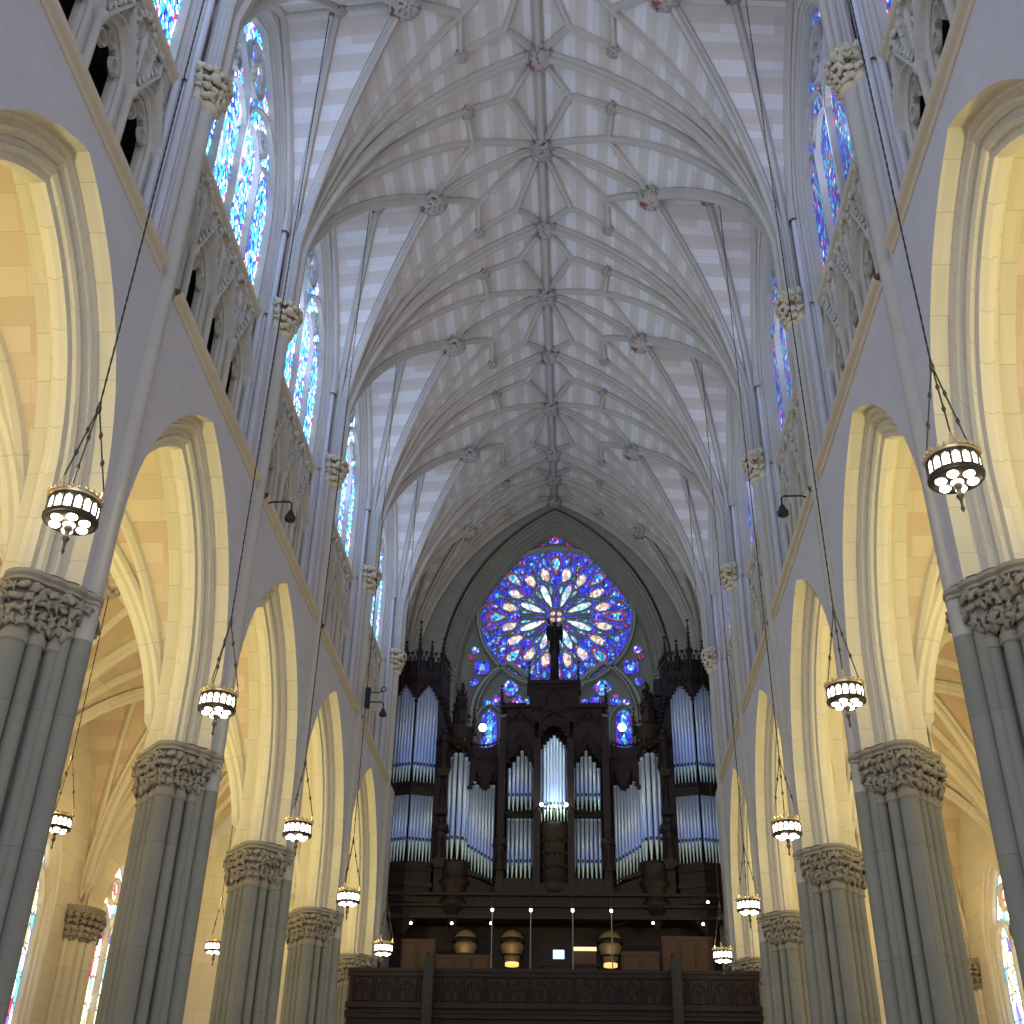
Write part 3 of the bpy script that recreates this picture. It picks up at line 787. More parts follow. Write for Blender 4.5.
# glass outside the wheel
foil(0, 4.22, .36, 1, 3, pi/2, inner=5)
for s in (-1, 1):
    for q_, w_ in ((.16, 0), (.22, 1), (.28, 5), (.34, 1), (.40, 5)): foil(*[3.97*v for v in (sin(s*q_), cos(s*q_))], .16, 5 if w_ != 1 else 1, 3, q_)
    foil(s*3.42, -2.58, .42, 0, 4, pi/4, inner=2); foil(s*3.75, -1.72, .22, 1, 3, 0); foil(s*3.9, -2.05, .16, 5, 3, 0); foil(s*3.75, -3.3, .24, 0, 3, 0)
    # traceried arches below the wheel
    cx = s*2.2
    A_ = [(cx+u, z) for u, z in arch(1.62, -5.0, 1.3, 0, 10, -9)]
    RT.bar(A_, .3, .3, fr, 0); RT.bar([(cx+(u-cx)*.86, z-.12) for u, z in A_], .12, .36, fr, 0)
    foil(cx-s*0.1, -3.6, .42, 1, 4, 0, inner=2)
    for q in (-1, 1):
        foil(cx+q*.46, -4.2, .30, 0, 3, pi/2, inner=1); foil(cx+q*.92, -4.3, .2, 1, 3, 0)
        u0_ = cx+q*.8
        L_ = [(u0_+u, z) for u, z in arch(.62, -5.3, .3, 0, 6, -9)]
        RT.bar(L_, .16, .24, fr, 0)
        piece([(u0_+u, z) for u, z in arch(.36, -5.2, .5, 0, 6, -8.8)], 0, .05)
        RP.poly([(u0_+u, -.1, z) for u, z in arch(.14, -5.2, .4, 0, 5, -8.8)], 2)
        foil(u0_, -4.75+.02, .13, 1, 3, pi/2)
RP.build('pane', [G_ROSE, G_LILAC, G_CYAN, G_WHITE, G_GOLD, G_RED], rose)
RT.build('tracery', M_ROSEST, rose)

# ------------------------------------------------------------------ choir gallery
gal = empty('choir_gallery', (0, 42, 0)); tag(gal, 'long dark wooden gallery with carved panelled parapet across the end of the nave', 'balcony')
def gpart(mb, name, m, parent=gal, label=None):
    o = mb.build(name, m, parent); o.matrix_parent_inverse = Matrix.Translation(-Vector(parent.location))
    if label: o['label'] = label
    return o
m = MB(); m.box((-6.0, 42.1, 7.5), (6.0, 47.2, 7.75)); gpart(m, 'deck', M_WOOD)
m = MB()
for a, b, z0, z1 in ((41.85, 42.1, 8.88, 9.0), (41.92, 42.05, 8.75, 8.88), (41.8, 42.1, 7.72, 7.82), (41.86, 42.1, 7.82, 7.9)): m.box((-7.05, a, z0), (7.05, b, z1))
gpart(m, 'top_rail', M_WOOD)
m = MB(); m.box((-7.0, 41.97, 6.2), (7.0, 42.1, 8.8)); gpart(m, 'parapet', M_WOOD)
m = MB()
for a, z0, z1 in ((41.78, 7.55, 7.62), (41.84, 7.4, 7.55), (41.9, 7.1, 7.2), (41.86, 6.9, 7.0)): m.box((-7.05, a, z0), (7.05, 42.0, z1))
for k in range(140):
    x = -6.95+k*.1; m.box((x, 41.82, 7.63), (x+.05, 41.97, 7.71))
gpart(m, 'cornice', M_WOOD)
npan = 18
for k in range(npan):
    x = -6.9+(k+.5)*13.8/npan; w = 13.8/npan/2-.05
    m = MB(); fb = lambda u, z, d, x=x: (x+u, 41.97+d, z)
    m.bar([(-w, 7.95), (-w, 8.72), (w, 8.72), (w, 7.95)], .06, .06, fb, 0, True)
    m.bar([(u, z) for u, z in arch(w*.75, 8.25, .15, 0, 6, 7.98)], .05, .05, fb, 0)
    for q in (-1, 1): m.bar([(q*w*.4+u, z) for u, z in arch(w*.3, 8.15, .08, 0, 4, 7.98)], .03, .04, fb, 0)
    m.bar([(.1*cos(a*pi/5), 8.42+.1*sin(a*pi/5)) for a in range(10)], .03, .05, fb, 0, True)
    gpart(m, 'carved_panel', M_WOOD)
m = MB(); m.box((-6.9, 47.0, 7.75), (6.9, 47.2, 12.0)); gpart(m, 'rear_shade_panel', M_WOOD)  # dark panel added to give the black shade under the organ
for s, t_ in ((-1, 'left'), (1, 'right')):
    m = MB(); m.box((s*4.21-.17, 41.5, 6.3), (s*4.21+.17, 41.78, 9.25)); m.box((s*4.21-.13, 41.53, 9.25), (s*4.21+.13, 41.75, 9.33))
    m.lathe(s*4.21-.08, 41.64, [(.06, 9.33), (.07, 9.42), (.03, 9.5), (0, 9.52)], 8)
    for q in range(9): m.box((s*4.21-.12, 41.48, 6.5+q*.3), (s*4.21+.12, 41.5, 6.72+q*.3))
    o = m.build('column_loudspeaker', M_BLACK); tag(o, 'tall black post loudspeaker standing against the gallery front near its %s end' % t_, 'loudspeaker', 'column loudspeakers')

# ------------------------------------------------------------------ pipe organ
org = empty('pipe_organ', (0, 46, 11.4)); tag(org, 'huge dark carved oak organ case with silver pipes above the gallery', 'organ')
SEC = [org]
def op(mb, name, m, parent=None, label=None):
    o = mb.build(name, m); parent = parent or SEC[0]; o.parent = parent
    if parent == org: o.matrix_parent_inverse = Matrix.Translation(-Vector((0, 46, 11.4)))
    if label: o['label'] = label
    return o
npipe = [0]
def pipe_mb(mb, x, y, z0, z1, r, foot=.62):
    mb.lathe(x, y, [(r*.25, z0), (r*.98, z0+foot)], 8, 1)
    mb.lathe(x, y, [(r*.98, z0+foot), (r*1.06, z0+foot+.01), (r*1.06, z0+foot+.05), (r, z0+foot+.06), (r, z1-.1), (r*1.05, z1-.1), (r*1.05, z1), (r*.8, z1), (r*.8, z1-.2)], 10, 0)
    mb.box((x-r*.5, y-r*1.03, z0+foot+.08), (x+r*.5, y-r*.9, z0+foot+.2), 2)
    return mb
def pipe(x, y, z0, z1, r, foot=.62): return op(pipe_mb(MB(), x, y, z0, z1, r, foot), 'pipe', [M_PIPE, M_PIPE2, M_BLACK])
def rank(L, rail=True):
    m = MB()
    for a in L: pipe_mb(m, *a)
    o = op(m, 'pipe_rank', [M_PIPE, M_PIPE2, M_BLACK]); o['kind'] = 'stuff'; return o
def moulded(mb, plan, levels, c):
    for (z0, z1, a, b) in levels: mb.prism(plan, z0, z1, 0, a, b, c)
def crock(mb, p0, p1, n, rnd, sz=.07):
    p0 = Vector(p0); p1 = Vector(p1)
    for k in range(n+1): mb.lump(p0.lerp(p1, k/n), sz, (0, -1, .3), rnd, 0, .4, .8)
def pinnacle(mb, x, y, z0, z1, r, rnd):
    mb.lathe(x, y, [(r, z0), (r, z0+.3*(z1-z0)), (r*1.25, z0+.33*(z1-z0)), (r*.7, z0+.38*(z1-z0)), (r*.15, z1-.12), (r*.7, z1-.1), (r*.5, z1-.02), (0, z1)], 6, 0, False)
    for k in range(5):
        z = z0+(z1-z0)*(.42+.1*k)
        for q in (-1, 1): mb.lump((x+q*r*(1-.14*k), y, z), r*.35, (q, 0, .3), rnd)
def figure(x, y, z, h, name='carved_figure', wings=False, parent=None, label=None):
    m = MB(); r = h*.15
    m.lathe(x, y, [(r*1.0, z), (r*1.15, z+.05*h), (r*.95, z+.3*h), (r*.72, z+.52*h), (r*.78, z+.62*h), (r*1.05, z+.76*h), (r*.95, z+.82*h), (r*.35, z+.85*h), (r*.32, z+.87*h), (r*.5, z+.90*h), (r*.55, z+.94*h), (r*.42, z+.985*h), (0, z+h)], 12, 0, True, sx=1, sy=.8)
    for q in (-1, 1):
        m.tube([(x+q*r*.9, y, z+.79*h), (x+q*r*1.15, y-r*.3, z+.62*h), (x+q*r*.3, y-r*1.1, z+.64*h)], [r*.3, r*.25, r*.16], 6)
        for k in range(3): m.tube([(x+q*r*(.3+.25*k), y-r*.75, z+.5*h), (x+q*r*(.4+.3*k), y-r*.85, z+.03*h)], r*.1, 4)
    if wings:
        for q in (-1, 1):
            m.grid([[(x+q*r*.3, y+r*.8, z+.82*h), (x+q*r*1.6, y+r*1.2, z+1.02*h), (x+q*r*1.9, y+r*1.2, z+.7*h)], [(x+q*r*.3, y+r*.9, z+.5*h), (x+q*r*1.2, y+r*1.3, z+.45*h), (x+q*r*1.5, y+r*1.3, z+.3*h)]])
        m.tube([(x-r*.3, y-r*1.1, z+.64*h), (x-r*1.5, y-r*2, z+.98*h)], [.02, .07], 6)
    return op(m, name, M_WOOD, parent, label)
rnd = random.Random(3)
back = MB()
for x0, x1, z in ((-7.0, -4.6, 20.6), (-4.6, -2.3, 18.2), (-2.3, 2.3, 20.0), (2.3, 4.6, 18.2), (4.6, 7.0, 20.6)): back.box((x0, 46.5, 11.6), (x1, 46.7, z))
op(back, 'case_back', M_WOOD)
bm_ = MB()
for x0, y, z0, z1 in ((6.4, 45.35, 11.42, 11.55), (6.4, 45.5, 11.55, 11.85), (6.4, 45.3, 11.85, 11.95), (6.4, 45.45, 11.95, 12.25), (6.4, 45.2, 12.25, 12.36), (2.3, 45.35, 12.36, 12.75)): bm_.box((-x0, y, z0), (x0, 46.5, z1))
op(bm_, 'base_beam', M_WOOD)
for s in (-1, 1):
    # ---- corner tower with a V-shaped front
    V = [(s*4.6, 46.5), (s*4.78, 45.5), (s*5.78, 45.15), (s*6.78, 45.5), (s*6.95, 46.5)]
    vc = (s*5.8, 46.0)
    b = MB()
    moulded(b, V, ((11.8, 12.0, .75, .9), (12.0, 12.12, 1.0, 1.0), (12.12, 12.6, .92, .92), (12.6, 12.75, 1.0, 1.03), (12.75, 13.2, .95, .95), (13.2, 13.35, 1.03, 1.0), (13.35, 13.55, .96, .96)), vc)
    b.prism(V, 10.9, 11.8, 0, .08, .72, (s*5.8, 45.6)); SEC[0] = op(b, 'tower', M_WOOD, org)
    b = MB(); moulded(b, V, ((16.2, 16.32, .98, 1.0), (16.32, 16.6, .93, .93), (16.6, 16.74, 1.02, .98)), vc); op(b, 'tower_band', M_WOOD)
    ps = MB()
    for x, y in V[1:4]: ps.box((x-.1, y-.02, 13.5), (x+.1, y+.22, 21.9)) if abs(x) != 5.78 else None
    for x0, x1 in ((4.55, 4.75), (6.85, 7.05)): ps.box((min(s*x0, s*x1), 45.5, 13.5), (max(s*x0, s*x1), 46.5, 21.9))
    op(ps, 'tower_post', M_WOOD)
    cr = MB()
    V2 = [(x, y) for x, y in V]
    # valance with pointed cut-outs over each face
    for (xa, ya), (xb, yb) in ((V[1], V[2]), (V[2], V[3])):
        n = 10
        for k in range(n):
            t0, t1 = k/n, (k+1)/n
            def zb(t): return 20.2+.85*(1-abs(2*t-1))**.8
            P = lambda t, z: (xa+(xb-xa)*t, ya+(yb-ya)*t-.04, z)
            cr.quad(P(t0, zb(t0)), P(t1, zb(t1)), P(t1, 21.5), P(t0, 21.5))
            cr.lump(P(t0, zb(t0)), .08, (0, -1, 0), rnd, 0, .4, .8)
        fbx = lambda u, z, d: (xa+(xb-xa)*u, ya+(yb-ya)*u-.06+d, z)
        for q in range(4): cr.bar([(q/4+.125+u*.11, z) for u, z in arch(1, 21.25, .5, 0, 4, 20.95)] if False else [(q/4+.02, 21.0), (q/4+.125, 21.35), (q/4+.23, 21.0)], .03, .05, fbx, 0)
    moulded(cr, V, ((21.5, 21.62, 1.03, 1.05), (21.62, 21.95, .97, .97), (21.95, 22.08, 1.02, 1.05)), vc)
    for (xa, ya), (xb, yb) in ((V[0], V[1]), (V[1], V[2]), (V[2], V[3]), (V[3], V[4])):
        n = 5
        for k in range(n):
            t = (k+.5)/n; x = xa+(xb-xa)*t; y = ya+(yb-ya)*t
            cr.bar([(-.14, 22.08), (0, 22.42), (.14, 22.08)], .05, .06, lambda u, z, d, x=x, y=y: (x+u, y+d, z), 0)
            cr.lump((x, y, 22.48), .08, (0, -1, .2), rnd); cr.lump((x+.1, y, 22.22), .05, (0, -1, .2), rnd); cr.lump((x-.1, y, 22.22), .05, (0, -1, .2), rnd)
    op(cr, 'tower_crown', M_WOOD)
    pn = MB()
    for x, y, z in ((V[1][0], V[1][1], 23.3), (V[2][0], V[2][1], 23.95), (V[3][0], V[3][1], 23.3), (s*5.25, 45.2, 23.0), (s*6.35, 45.2, 23.0)): pinnacle(pn, x, y, 21.6, z, .1, rnd)
    op(pn, 'pinnacles', M_WOOD)
    for (xa, ya), (xb, yb) in ((V[1], V[2]), (V[2], V[3])):
        for k in range(7):
            t = .07+(k+.5)*.132; x = xa+(xb-xa)*t; y = ya+(yb-ya)*t
            pipe(x, y+.12, 16.74, 20.55+.6*(1-abs(2*t-1)), .072)
    L = []
    for (xa, ya), (xb, yb) in ((V[1], V[2]), (V[2], V[3])):
        for k in range(7):
            t = .07+(k+.5)*.132; L.append((xa+(xb-xa)*t, ya+(yb-ya)*t+.12, 13.55, 16.3, .072, .75))
    rank(L)
    # ---- statue post between tower and turret
    p = MB(); p.box((s*4.50-.2, 45.45, 12.3), (s*4.50+.2, 46.5, 19.4)); p.prism([(s*4.5-.26, 45.1), (s*4.5+.26, 45.1), (s*4.5+.26, 45.6), (s*4.5-.26, 45.6)], 13.3, 13.6, 0, .7, 1, (s*4.5, 45.5))
    p.prism([(s*4.5-.24, 45.12), (s*4.5+.24, 45.12), (s*4.5+.24, 45.6), (s*4.5-.24, 45.6)], 17.0, 17.25, 0, .7, 1, (s*4.5, 45.5))
    p.prism([(s*4.5-.24, 45.12), (s*4.5+.24, 45.12), (s*4.5+.24, 45.6), (s*4.5-.24, 45.6)], 15.4, 15.7, 0, 1, .9, (s*4.5, 45.5))
    pinnacle(p, s*4.5, 45.4, 15.7, 17.0, .12, rnd); crock(p, (s*4.7, 45.35, 20.4), (s*4.35, 45.35, 19.2), 6, rnd, .1)
    SEC[0] = op(p, 'statue_post', M_WOOD, org)
    figure(s*4.5, 45.3, 13.6, 1.75); figure(s*4.5, 45.3, 17.25, 1.8)
    # ---- round turret
    tc = (s*3.92, 45.75)
    t = MB(); t.lathe(tc[0], tc[1], [(.05, 11.0), (.3, 11.5), (.45, 11.8), (.62, 11.95), (.62, 12.05), (.52, 12.15), (.52, 12.6), (.64, 12.75), (.64, 12.85), (.55, 12.95), (.55, 13.3), (.62, 13.45), (.62, 13.6), (0, 13.6)], 18, 0, True); SEC[0] = op(t, 'turret', M_WOOD, org)
    t = MB(); t.lathe(tc[0], tc[1], [(.0, 18.25), (.5, 18.25), (.52, 18.9), (.62, 19.05), (.62, 19.2), (.5, 19.3), (.45, 19.32), (0, 19.4)], 18, 0, True)
    for k in range(9):
        a = pi+pi*k/8; x = tc[0]+.56*cos(a); y = tc[1]+.56*sin(a)
        t.lump((x, y, 18.2-.18*(k % 2)), .11, (cos(a), sin(a), 0), rnd); t.lump((x, y, 18.5), .09, (cos(a), sin(a), 0), rnd); t.lump((x, y, 19.35), .07, (cos(a), sin(a), 0), rnd)
    t.lathe(tc[0], tc[1], [(.36, 19.3), (.36, 19.9), (.42, 19.95), (.3, 20.05), (.25, 20.5), (.3, 20.55), (.12, 20.7), (.04, 21.15), (.1, 21.2), (0, 21.3)], 8, 0, False)
    for k in range(12): a = k*2.4; t.lump((tc[0]+(.40-.025*k)*cos(a), tc[1]-.1-(.3-.02*k)*abs(sin(a)), 19.7+.12*k), .1, (cos(a), sin(a), .2), rnd)
    pinnacle(t, tc[0]-s*.62, 45.5, 18.8, 20.0, .1, rnd); pinnacle(t, tc[0]+s*.55, 45.5, 19.3, 20.4, .1, rnd)
    op(t, 'turret_canopy', M_WOOD)
    for k in range(6):
        a = pi*1.04+pi*.92*k/5; q = (k-2.5)/2.5
        pipe(tc[0]+.40*cos(a), tc[1]+.40*sin(a), 13.6, 18.05-.35*abs(q), .095, .75)
    # ---- concave flat
    cb = MB()
    for q0, q1 in [(i/6, (i+1)/6) for i in range(6)]:
        pts = []
        for q in (q0, q1): pts.append((s*(3.7-q*1.4), 45.55+.25*q, q))
        (xa, ya, qa), (xb, yb, qb) = pts
        for zt, zb_, off in ((13.45, 13.2, 0), (13.2, 12.5, .05), (12.5, 12.3, -.08), (12.3, 11.75, .08), (11.75, 11.6, -.03)):
            da, db = -.5*qa, -.5*qb
            cb.quad((xa, ya+off, zt+da), (xb, yb+off, zt+db), (xb, yb+off, zb_+db*.6), (xa, ya+off, zb_+da*.6))
            cb.quad((xa, ya+off, zt+da), (xb, yb+off, zt+db), (xb, 46.4, zt+db), (xa, 46.4, zt+da))
    SEC[0] = op(cb, 'curved_flat', M_WOOD, org)
    for k in range(9):
        q = k/8; x = 3.52-q*1.05; y = 45.75+.25*q
        zt = 17.0-.35*abs(((k+1) % 6)-2.5)/2.5+(.0 if k < 6 else -.1)
        pipe(s*x, y, 13.45-.55*q, zt, .07, .75)
    ch_ = MB()
    n = 14
    for k in range(n):
        q0, q1 = k/n, (k+1)/n
        def PZ(q, z): return (s*(3.62-q*1.3), 45.6+.25*q, z)
        def zv(q): return 17.35-.75*abs(sin(q*pi*2.0+.9))
        ch_.quad(PZ(q0, zv(q0)), PZ(q1, zv(q1)), PZ(q1, 18.35+.25*(2*q1-1)**2), PZ(q0, 18.35+.25*(2*q0-1)**2))
        ch_.lump(PZ(q0, zv(q0)), .1, (0, -1, 0), rnd); ch_.lump(PZ(q0, 18.45+.25*(2*q0-1)**2), .07, (0, -1, 0), rnd)
        ch_.lump(PZ(q0, 17.9), .09, (0, -1, 0), rnd)
    op(ch_, 'carved_valance', M_WOOD)
    # ---- side flats of the centre
    po = MB()
    for x in (2.12, .68): po.box((s*x-.14, 45.3, 12.36), (s*x+.14, 46.4, 18.6))
    po.box((min(s*.68, s*2.1), 45.5, 15.42), (max(s*.68, s*2.1), 46.3, 15.62)); po.box((min(s*.68, s*2.1), 45.4, 12.7), (max(s*.68, s*2.1), 46.3, 12.95))
    for k in range(12): po.lump((s*(.8+k*.11), 45.42, 15.52+.07*(k % 2)), .07, (0, -1, 0), rnd)
    SEC[0] = op(po, 'side_flat', M_WOOD, org); figure(s*2.12, 45.25, 13.2, 1.5)
    for k in range(7):
        x = 1.31+(k-3)*.175; pipe(s*x, 45.85, 15.62, 18.25-.25*abs(k-3), .075)
    for k in range(7):
        x = 1.31+(k-3)*.175; pipe(s*x, 45.85, 12.95, 15.42, .075)
    vz = MB(); n = 10
    for k in range(n):
        q0, q1 = k/n, (k+1)/n; zz = lambda q: 17.5+1.0*(1-abs(2*q-1)); X = lambda q: s*(.8+q*1.2)
        vz.quad((X(q0), 45.55, zz(q0)), (X(q1), 45.55, zz(q1)), (X(q1), 45.55, 20.1), (X(q0), 45.55, 20.1)); vz.lump((X(q0), 45.5, zz(q0)), .08, (0, -1, 0), rnd)
        vz.lump((X(q0), 45.5, zz(q0)+.4), .08, (0, -1, 0), rnd)
    vz.bar([(s*.85, 19.2), (s*1.4, 19.9), (s*2.0, 19.2)], .08, .08, fr_ := (lambda u, z, d: (u, 45.52+d, z)), 0)
    for k in range(4): vz.bar([(s*(.95+k*.32)+.1*cos(a*pi/4), 19.55+.1*sin(a*pi/4)) for a in range(8)], .04, .06, fr_, 0, True)
    vz.box((min(s*.5, s*2.28), 45.4, 20.02), (max(s*.5, s*2.28), 46.2, 20.14))
    for k in range(8): vz.lump((s*(1.2+k*.14), 45.5, 20.2), .07, (0, -1, .3), rnd)
    pinnacle(vz, s*2.2, 45.6, 19.8, 21.1, .1, rnd); pinnacle(vz, s*1.05, 45.6, 20.6, 22.2, .09, rnd)
    op(vz, 'gable_wing', M_WOOD)
# ---- centre
SEC[0] = org
c = MB(); c.lathe(.02, 45.9, [(.3, 12.2), (.62, 12.45), (.7, 12.7), (.66, 12.8), (.66, 14.6), (.74, 14.75), (.78, 15.0), (.7, 15.15), (0, 15.2)], 22, 0, True, pi, 2*pi)
for k in range(9):
    a = pi+pi*(k+.5)/9
    for z in (12.95, 13.4, 13.9, 14.4, 14.9): c.lump((.02+.7*cos(a), 45.9+.7*sin(a), z), .09, (cos(a), sin(a), 0), rnd)
SEC[0] = op(c, 'centre_tower', M_WOOD, org)
for k in range(9):
    q = (k-4)/4; x = q*.52; pipe(x+.02, 45.75-.35*sqrt(1-q*q*.95), 15.2, 18.75-.5*abs(q), .068, .55)
c = MB(); c.box((-1.03, 45.5, 19.4), (1.07, 46.3, 21.1)); c.box((-1.1, 45.4, 21.1), (1.14, 46.35, 21.25))
c.bar([(u+.02, z) for u, z in arch(.62, 18.9, .4, 0, 10)], .12, .14, lambda u, z, d: (u, 45.5+d, z), 0)
c.bar([(u+.02, z) for u, z in arch(.34, 20.25, .3, 0, 8, 20.1)], .06, .08, lambda u, z, d: (u, 45.5+d, z), 0)
for k in range(-4, 5):
    c.lump((.02+k*.22, 45.48, 19.9), .08, (0, -1, 0), rnd); c.lump((.02+k*.22, 45.48, 20.9), .08, (0, -1, 0), rnd)
n = 10
for k in range(n):
    q0, q1 = k/n, (k+1)/n; zz = lambda q: 18.4+.85*sin(q*pi)**.6; X = lambda q: -.62+q*1.28
    c.quad((X(q0), 45.42, zz(q0)), (X(q1), 45.42, zz(q1)), (X(q1), 45.42, 19.5), (X(q0), 45.42, 19.5)); c.lump((X(q0), 45.36, zz(q0)), .09, (0, -1, 0), rnd)
op(c, 'centre_gable', M_WOOD)
SEC[0] = org
c = MB(); c.lathe(.03, 45.9, [(.3, 21.25), (.3, 21.4), (.2, 21.5), (.16, 22.6), (.22, 22.7), (.26, 22.85), (.1, 22.9)], 10); op(c, 'statue_pedestal', M_WOOD)
figure(.03, 45.9, 22.85, 1.35, 'angel_statue', True)
tr_ = MB()
for k in range(13):
    x = -1.02+k*.173
    tr_.tube([(x, 45.35, 15.62), (x, 44.95, 15.55)], [.025, .06], 8)
op(tr_, 'horizontal_trumpets', M_GILT, label='short gilded trumpet pipes in a lit row')
M_WHITEL = mat('bright_white_bulb', (.9, .9, .9), .4, 0, (.85, 1, .95), 14)
M_WARML = mat('small_warm_bulb', (.9, .8, .6), .4, 0, (1, .85, .6), 8)
for x, y, z, r, w in ((-.48, 45.0, 15.72, .075, 'left end of the trumpet pipes'), (.5, 45.0, 15.72, .075, 'right end of the trumpet pipes'), (-3.0, 45.9, 19.3, .17, 'left shoulder of the organ under the blue lancet'), (2.85, 45.9, 19.3, .17, 'right shoulder of the organ under the blue lancet')):
    e_ = empty('spotlight', (x, y, z)); tag(e_, 'small bright white spotlight on the %s' % w, 'spotlight', 'spotlights on the organ')
    m = MB(); m.lathe(0, 0, [(0, -r), (r*.7, -r*.7), (r, 0), (r*.7, r*.7), (0, r)], 10); m.build('bulb', M_WHITEL, e_)
    m = MB(); m.lathe(0, .12, [(r*.3, -.3), (r*.4, -.05), (r*.9, 0), (r*1.0, .06), (0, .06)], 10); m.build('housing', M_BLACK, e_)
lamp('organ_spot_light', 'POINT', (.02, 44.8, 15.9), 60, (.8, 1, .92), .1)
for s in (-1, 1): lamp('organ_shoulder_light', 'POINT', (s*3.0, 45.5, 19.9), 25, (1, .95, .85), .1)
# things under the organ
for x, y, z, w in ((-5.27, 44, 10.94, 'outermost on the left'), (-3.75, 44, 10.95, 'beside the left lit alcove'), (-2.3, 44, 10.96, 'between the two left alcoves'), (3.66, 44, 11.01, 'right of the right alcove'), (5.71, 44, 11.77, 'upper one near the right pier'), (5.48, 44, 10.99, 'lower one near the right pier')):
    m = MB(); m.lathe(0, 0, [(0, -.06), (.045, -.04), (.05, 0), (.03, .04), (0, .05)], 8); o = m.build('downlight', M_WARML if z > 0 else None, None, (x, y, z)); tag(o, 'tiny warm downlight under the organ loft, %s' % w, 'lamp', 'downlights under the organ')
for x, w in ((-3.43, 'leftmost'), (-1.62, 'middle'), (2.13, 'rightmost')):
    e_ = empty('lit_alcove_lantern', (x, 46.3, 10.0)); tag(e_, 'yellow lit hanging lantern bowl in the dark under the organ, %s of three' % w, 'lantern', 'lanterns under the organ')
    m = MB(); m.lathe(0, 0, [(.0, 1.22), (.3, 1.1), (.42, .92), (.4, .88)], 14); m.build('upper_bowl', M_WARM, e_)
    m = MB(); m.lathe(0, 0, [(.30, .80), (.42, .66), (.45, .55), (.34, .28), (.26, 0)], 14); m.build('lower_bowl', M_WARM, e_)
    m = MB(); m.lathe(0, 0, [(.40, .82), (.5, .80), (.52, .72), (.44, .70)], 14); m.lathe(0, 0, [(.3, .30), (.42, .28), (.40, .22), (.28, .22)], 14); m.build('dark_band', M_BLACK, e_)
    m = MB(); m.lathe(0, 0, [(0, -.12), (.26, -.12), (.26, 0), (0, 0)], 12); m.build('lit_bottom', mat('lit_amber_glass', (.8, .4, .1), .4, 0, (1, .5, .15), 1.6), e_)
    lamp('alcove_light', 'POINT', (x, 45.7, 10.35), 2.2, (1, .75, .35), .05)
for x, w in ((-2.2, 'far left'), (-.8, 'second from the left'), (.72, 'second from the right'), (2.12, 'far right')):
    e_ = empty('lamp_pole', (x, 43.2, 7.75)); tag(e_, 'thin grey lamp pole standing on the gallery, %s of four' % w, 'lamp pole', 'lamp poles on the gallery')
    m = MB(); m.lathe(0, 0, [(.18, 0), (.18, .03), (.025, .06), (.02, 3.5)], 8); m.build('pole', mat('grey_metal', (.3, .3, .32), .4, .7), e_)
    m = MB(); m.lathe(0, 0, [(.02, 3.5), (.07, 3.55), (.07, 3.75), (.03, 3.8), (.02, 4.05), (0, 4.1)], 8); m.build('lamp_head', M_BLACK, e_)
    m = MB(); m.lathe(0, -.03, [(0, 3.43), (.05, 3.46), (.05, 3.54), (0, 3.55)], 8); m.build('bulb', M_WARML, e_)
def solid(name, a, b, mt, label, cat, group=None):
    m = MB(); m.box(a, b); h = .02
    m.box((a[0]-.02, a[1]-.02, b[2]-.02), (b[0]+.02, b[1]+.02, b[2]+.03))
    n = max(1, int((b[0]-a[0])/.6))
    for k in range(n):
        x0 = a[0]+(b[0]-a[0])*k/n+.05; x1 = a[0]+(b[0]-a[0])*(k+1)/n-.05
        m.bar([(x0, a[2]+.1), (x0, b[2]-.1), (x1, b[2]-.1), (x1, a[2]+.1)], .05, .03, lambda u, z, d: (u, a[1]+d, z), 0, True)
    o = m.build(name, mt); tag(o, label, cat, group); return o
solid('wooden_cabinet', (-5.72, 45.0, 7.75), (-4.45, 45.5, 10.55), M_WOOD2, 'tall plain brown wooden cabinet at the left of the gallery', 'cabinet')
solid('wooden_partition', (-4.4, 45.0, 7.75), (-2.4, 45.15, 10.0), M_WOOD2, 'low brown wooden partition right of the tall cabinet', 'partition')
solid('wooden_partition', (2.5, 44.9, 7.75), (3.9, 45.05, 10.15), M_WOOD2, 'stepped brown partition left of the tall right-hand screen', 'partition')
solid('wooden_screen', (4.0, 44.9, 7.75), (5.9, 45.05, 10.7), M_WOOD2, 'tall reddish brown wooden screen at the right of the gallery', 'screen')
con = empty('organ_console', (.35, 43.9, 7.75)); tag(con, 'organ console with lit music desk and small blue screen on the gallery', 'console')
m = MB(); m.box((-.75, 0, 0), (1.25, .8, 1.75)); m.box((-.8, -.05, 1.72), (1.3, .85, 1.8)); m.build('cabinet', M_WOOD, con)
m = MB(); m.box((-.35, -.1, 1.95), (.05, -.06, 2.25)); m.build('screen', M_SCREEN, con)
m = MB(); m.box((-.17, -.08, 1.75), (-.13, -.04, 1.97)); m.build('screen_stand', M_BLACK, con)
m = MB(); m.box((.4, .3, 1.8), (1.2, .4, 2.3)); m.build('music_desk', M_WOOD2, con)
m = MB(); m.box((.38, .2, 2.3), (1.22, .34, 2.42)); m.build('desk_lamp', mat('lit_desk_lamp', (.7, .5, .3), .5, 0, (1, .75, .4), 1.2), con)
bx = empty('loudspeaker_stack', (4.6, 45.8, 19.4)); tag(bx, 'two dark boxy loudspeakers stacked beside the right organ tower', 'loudspeaker')
m = MB(); m.box((-.5, 0, 0), (.1, .5, 1.2)); m.build('lower_cabinet', M_BLACK, bx)
m = MB(); m.box((-.35, -.1, 1.25), (.42, .45, 2.0)); m.build('upper_cabinet', M_BLACK, bx)
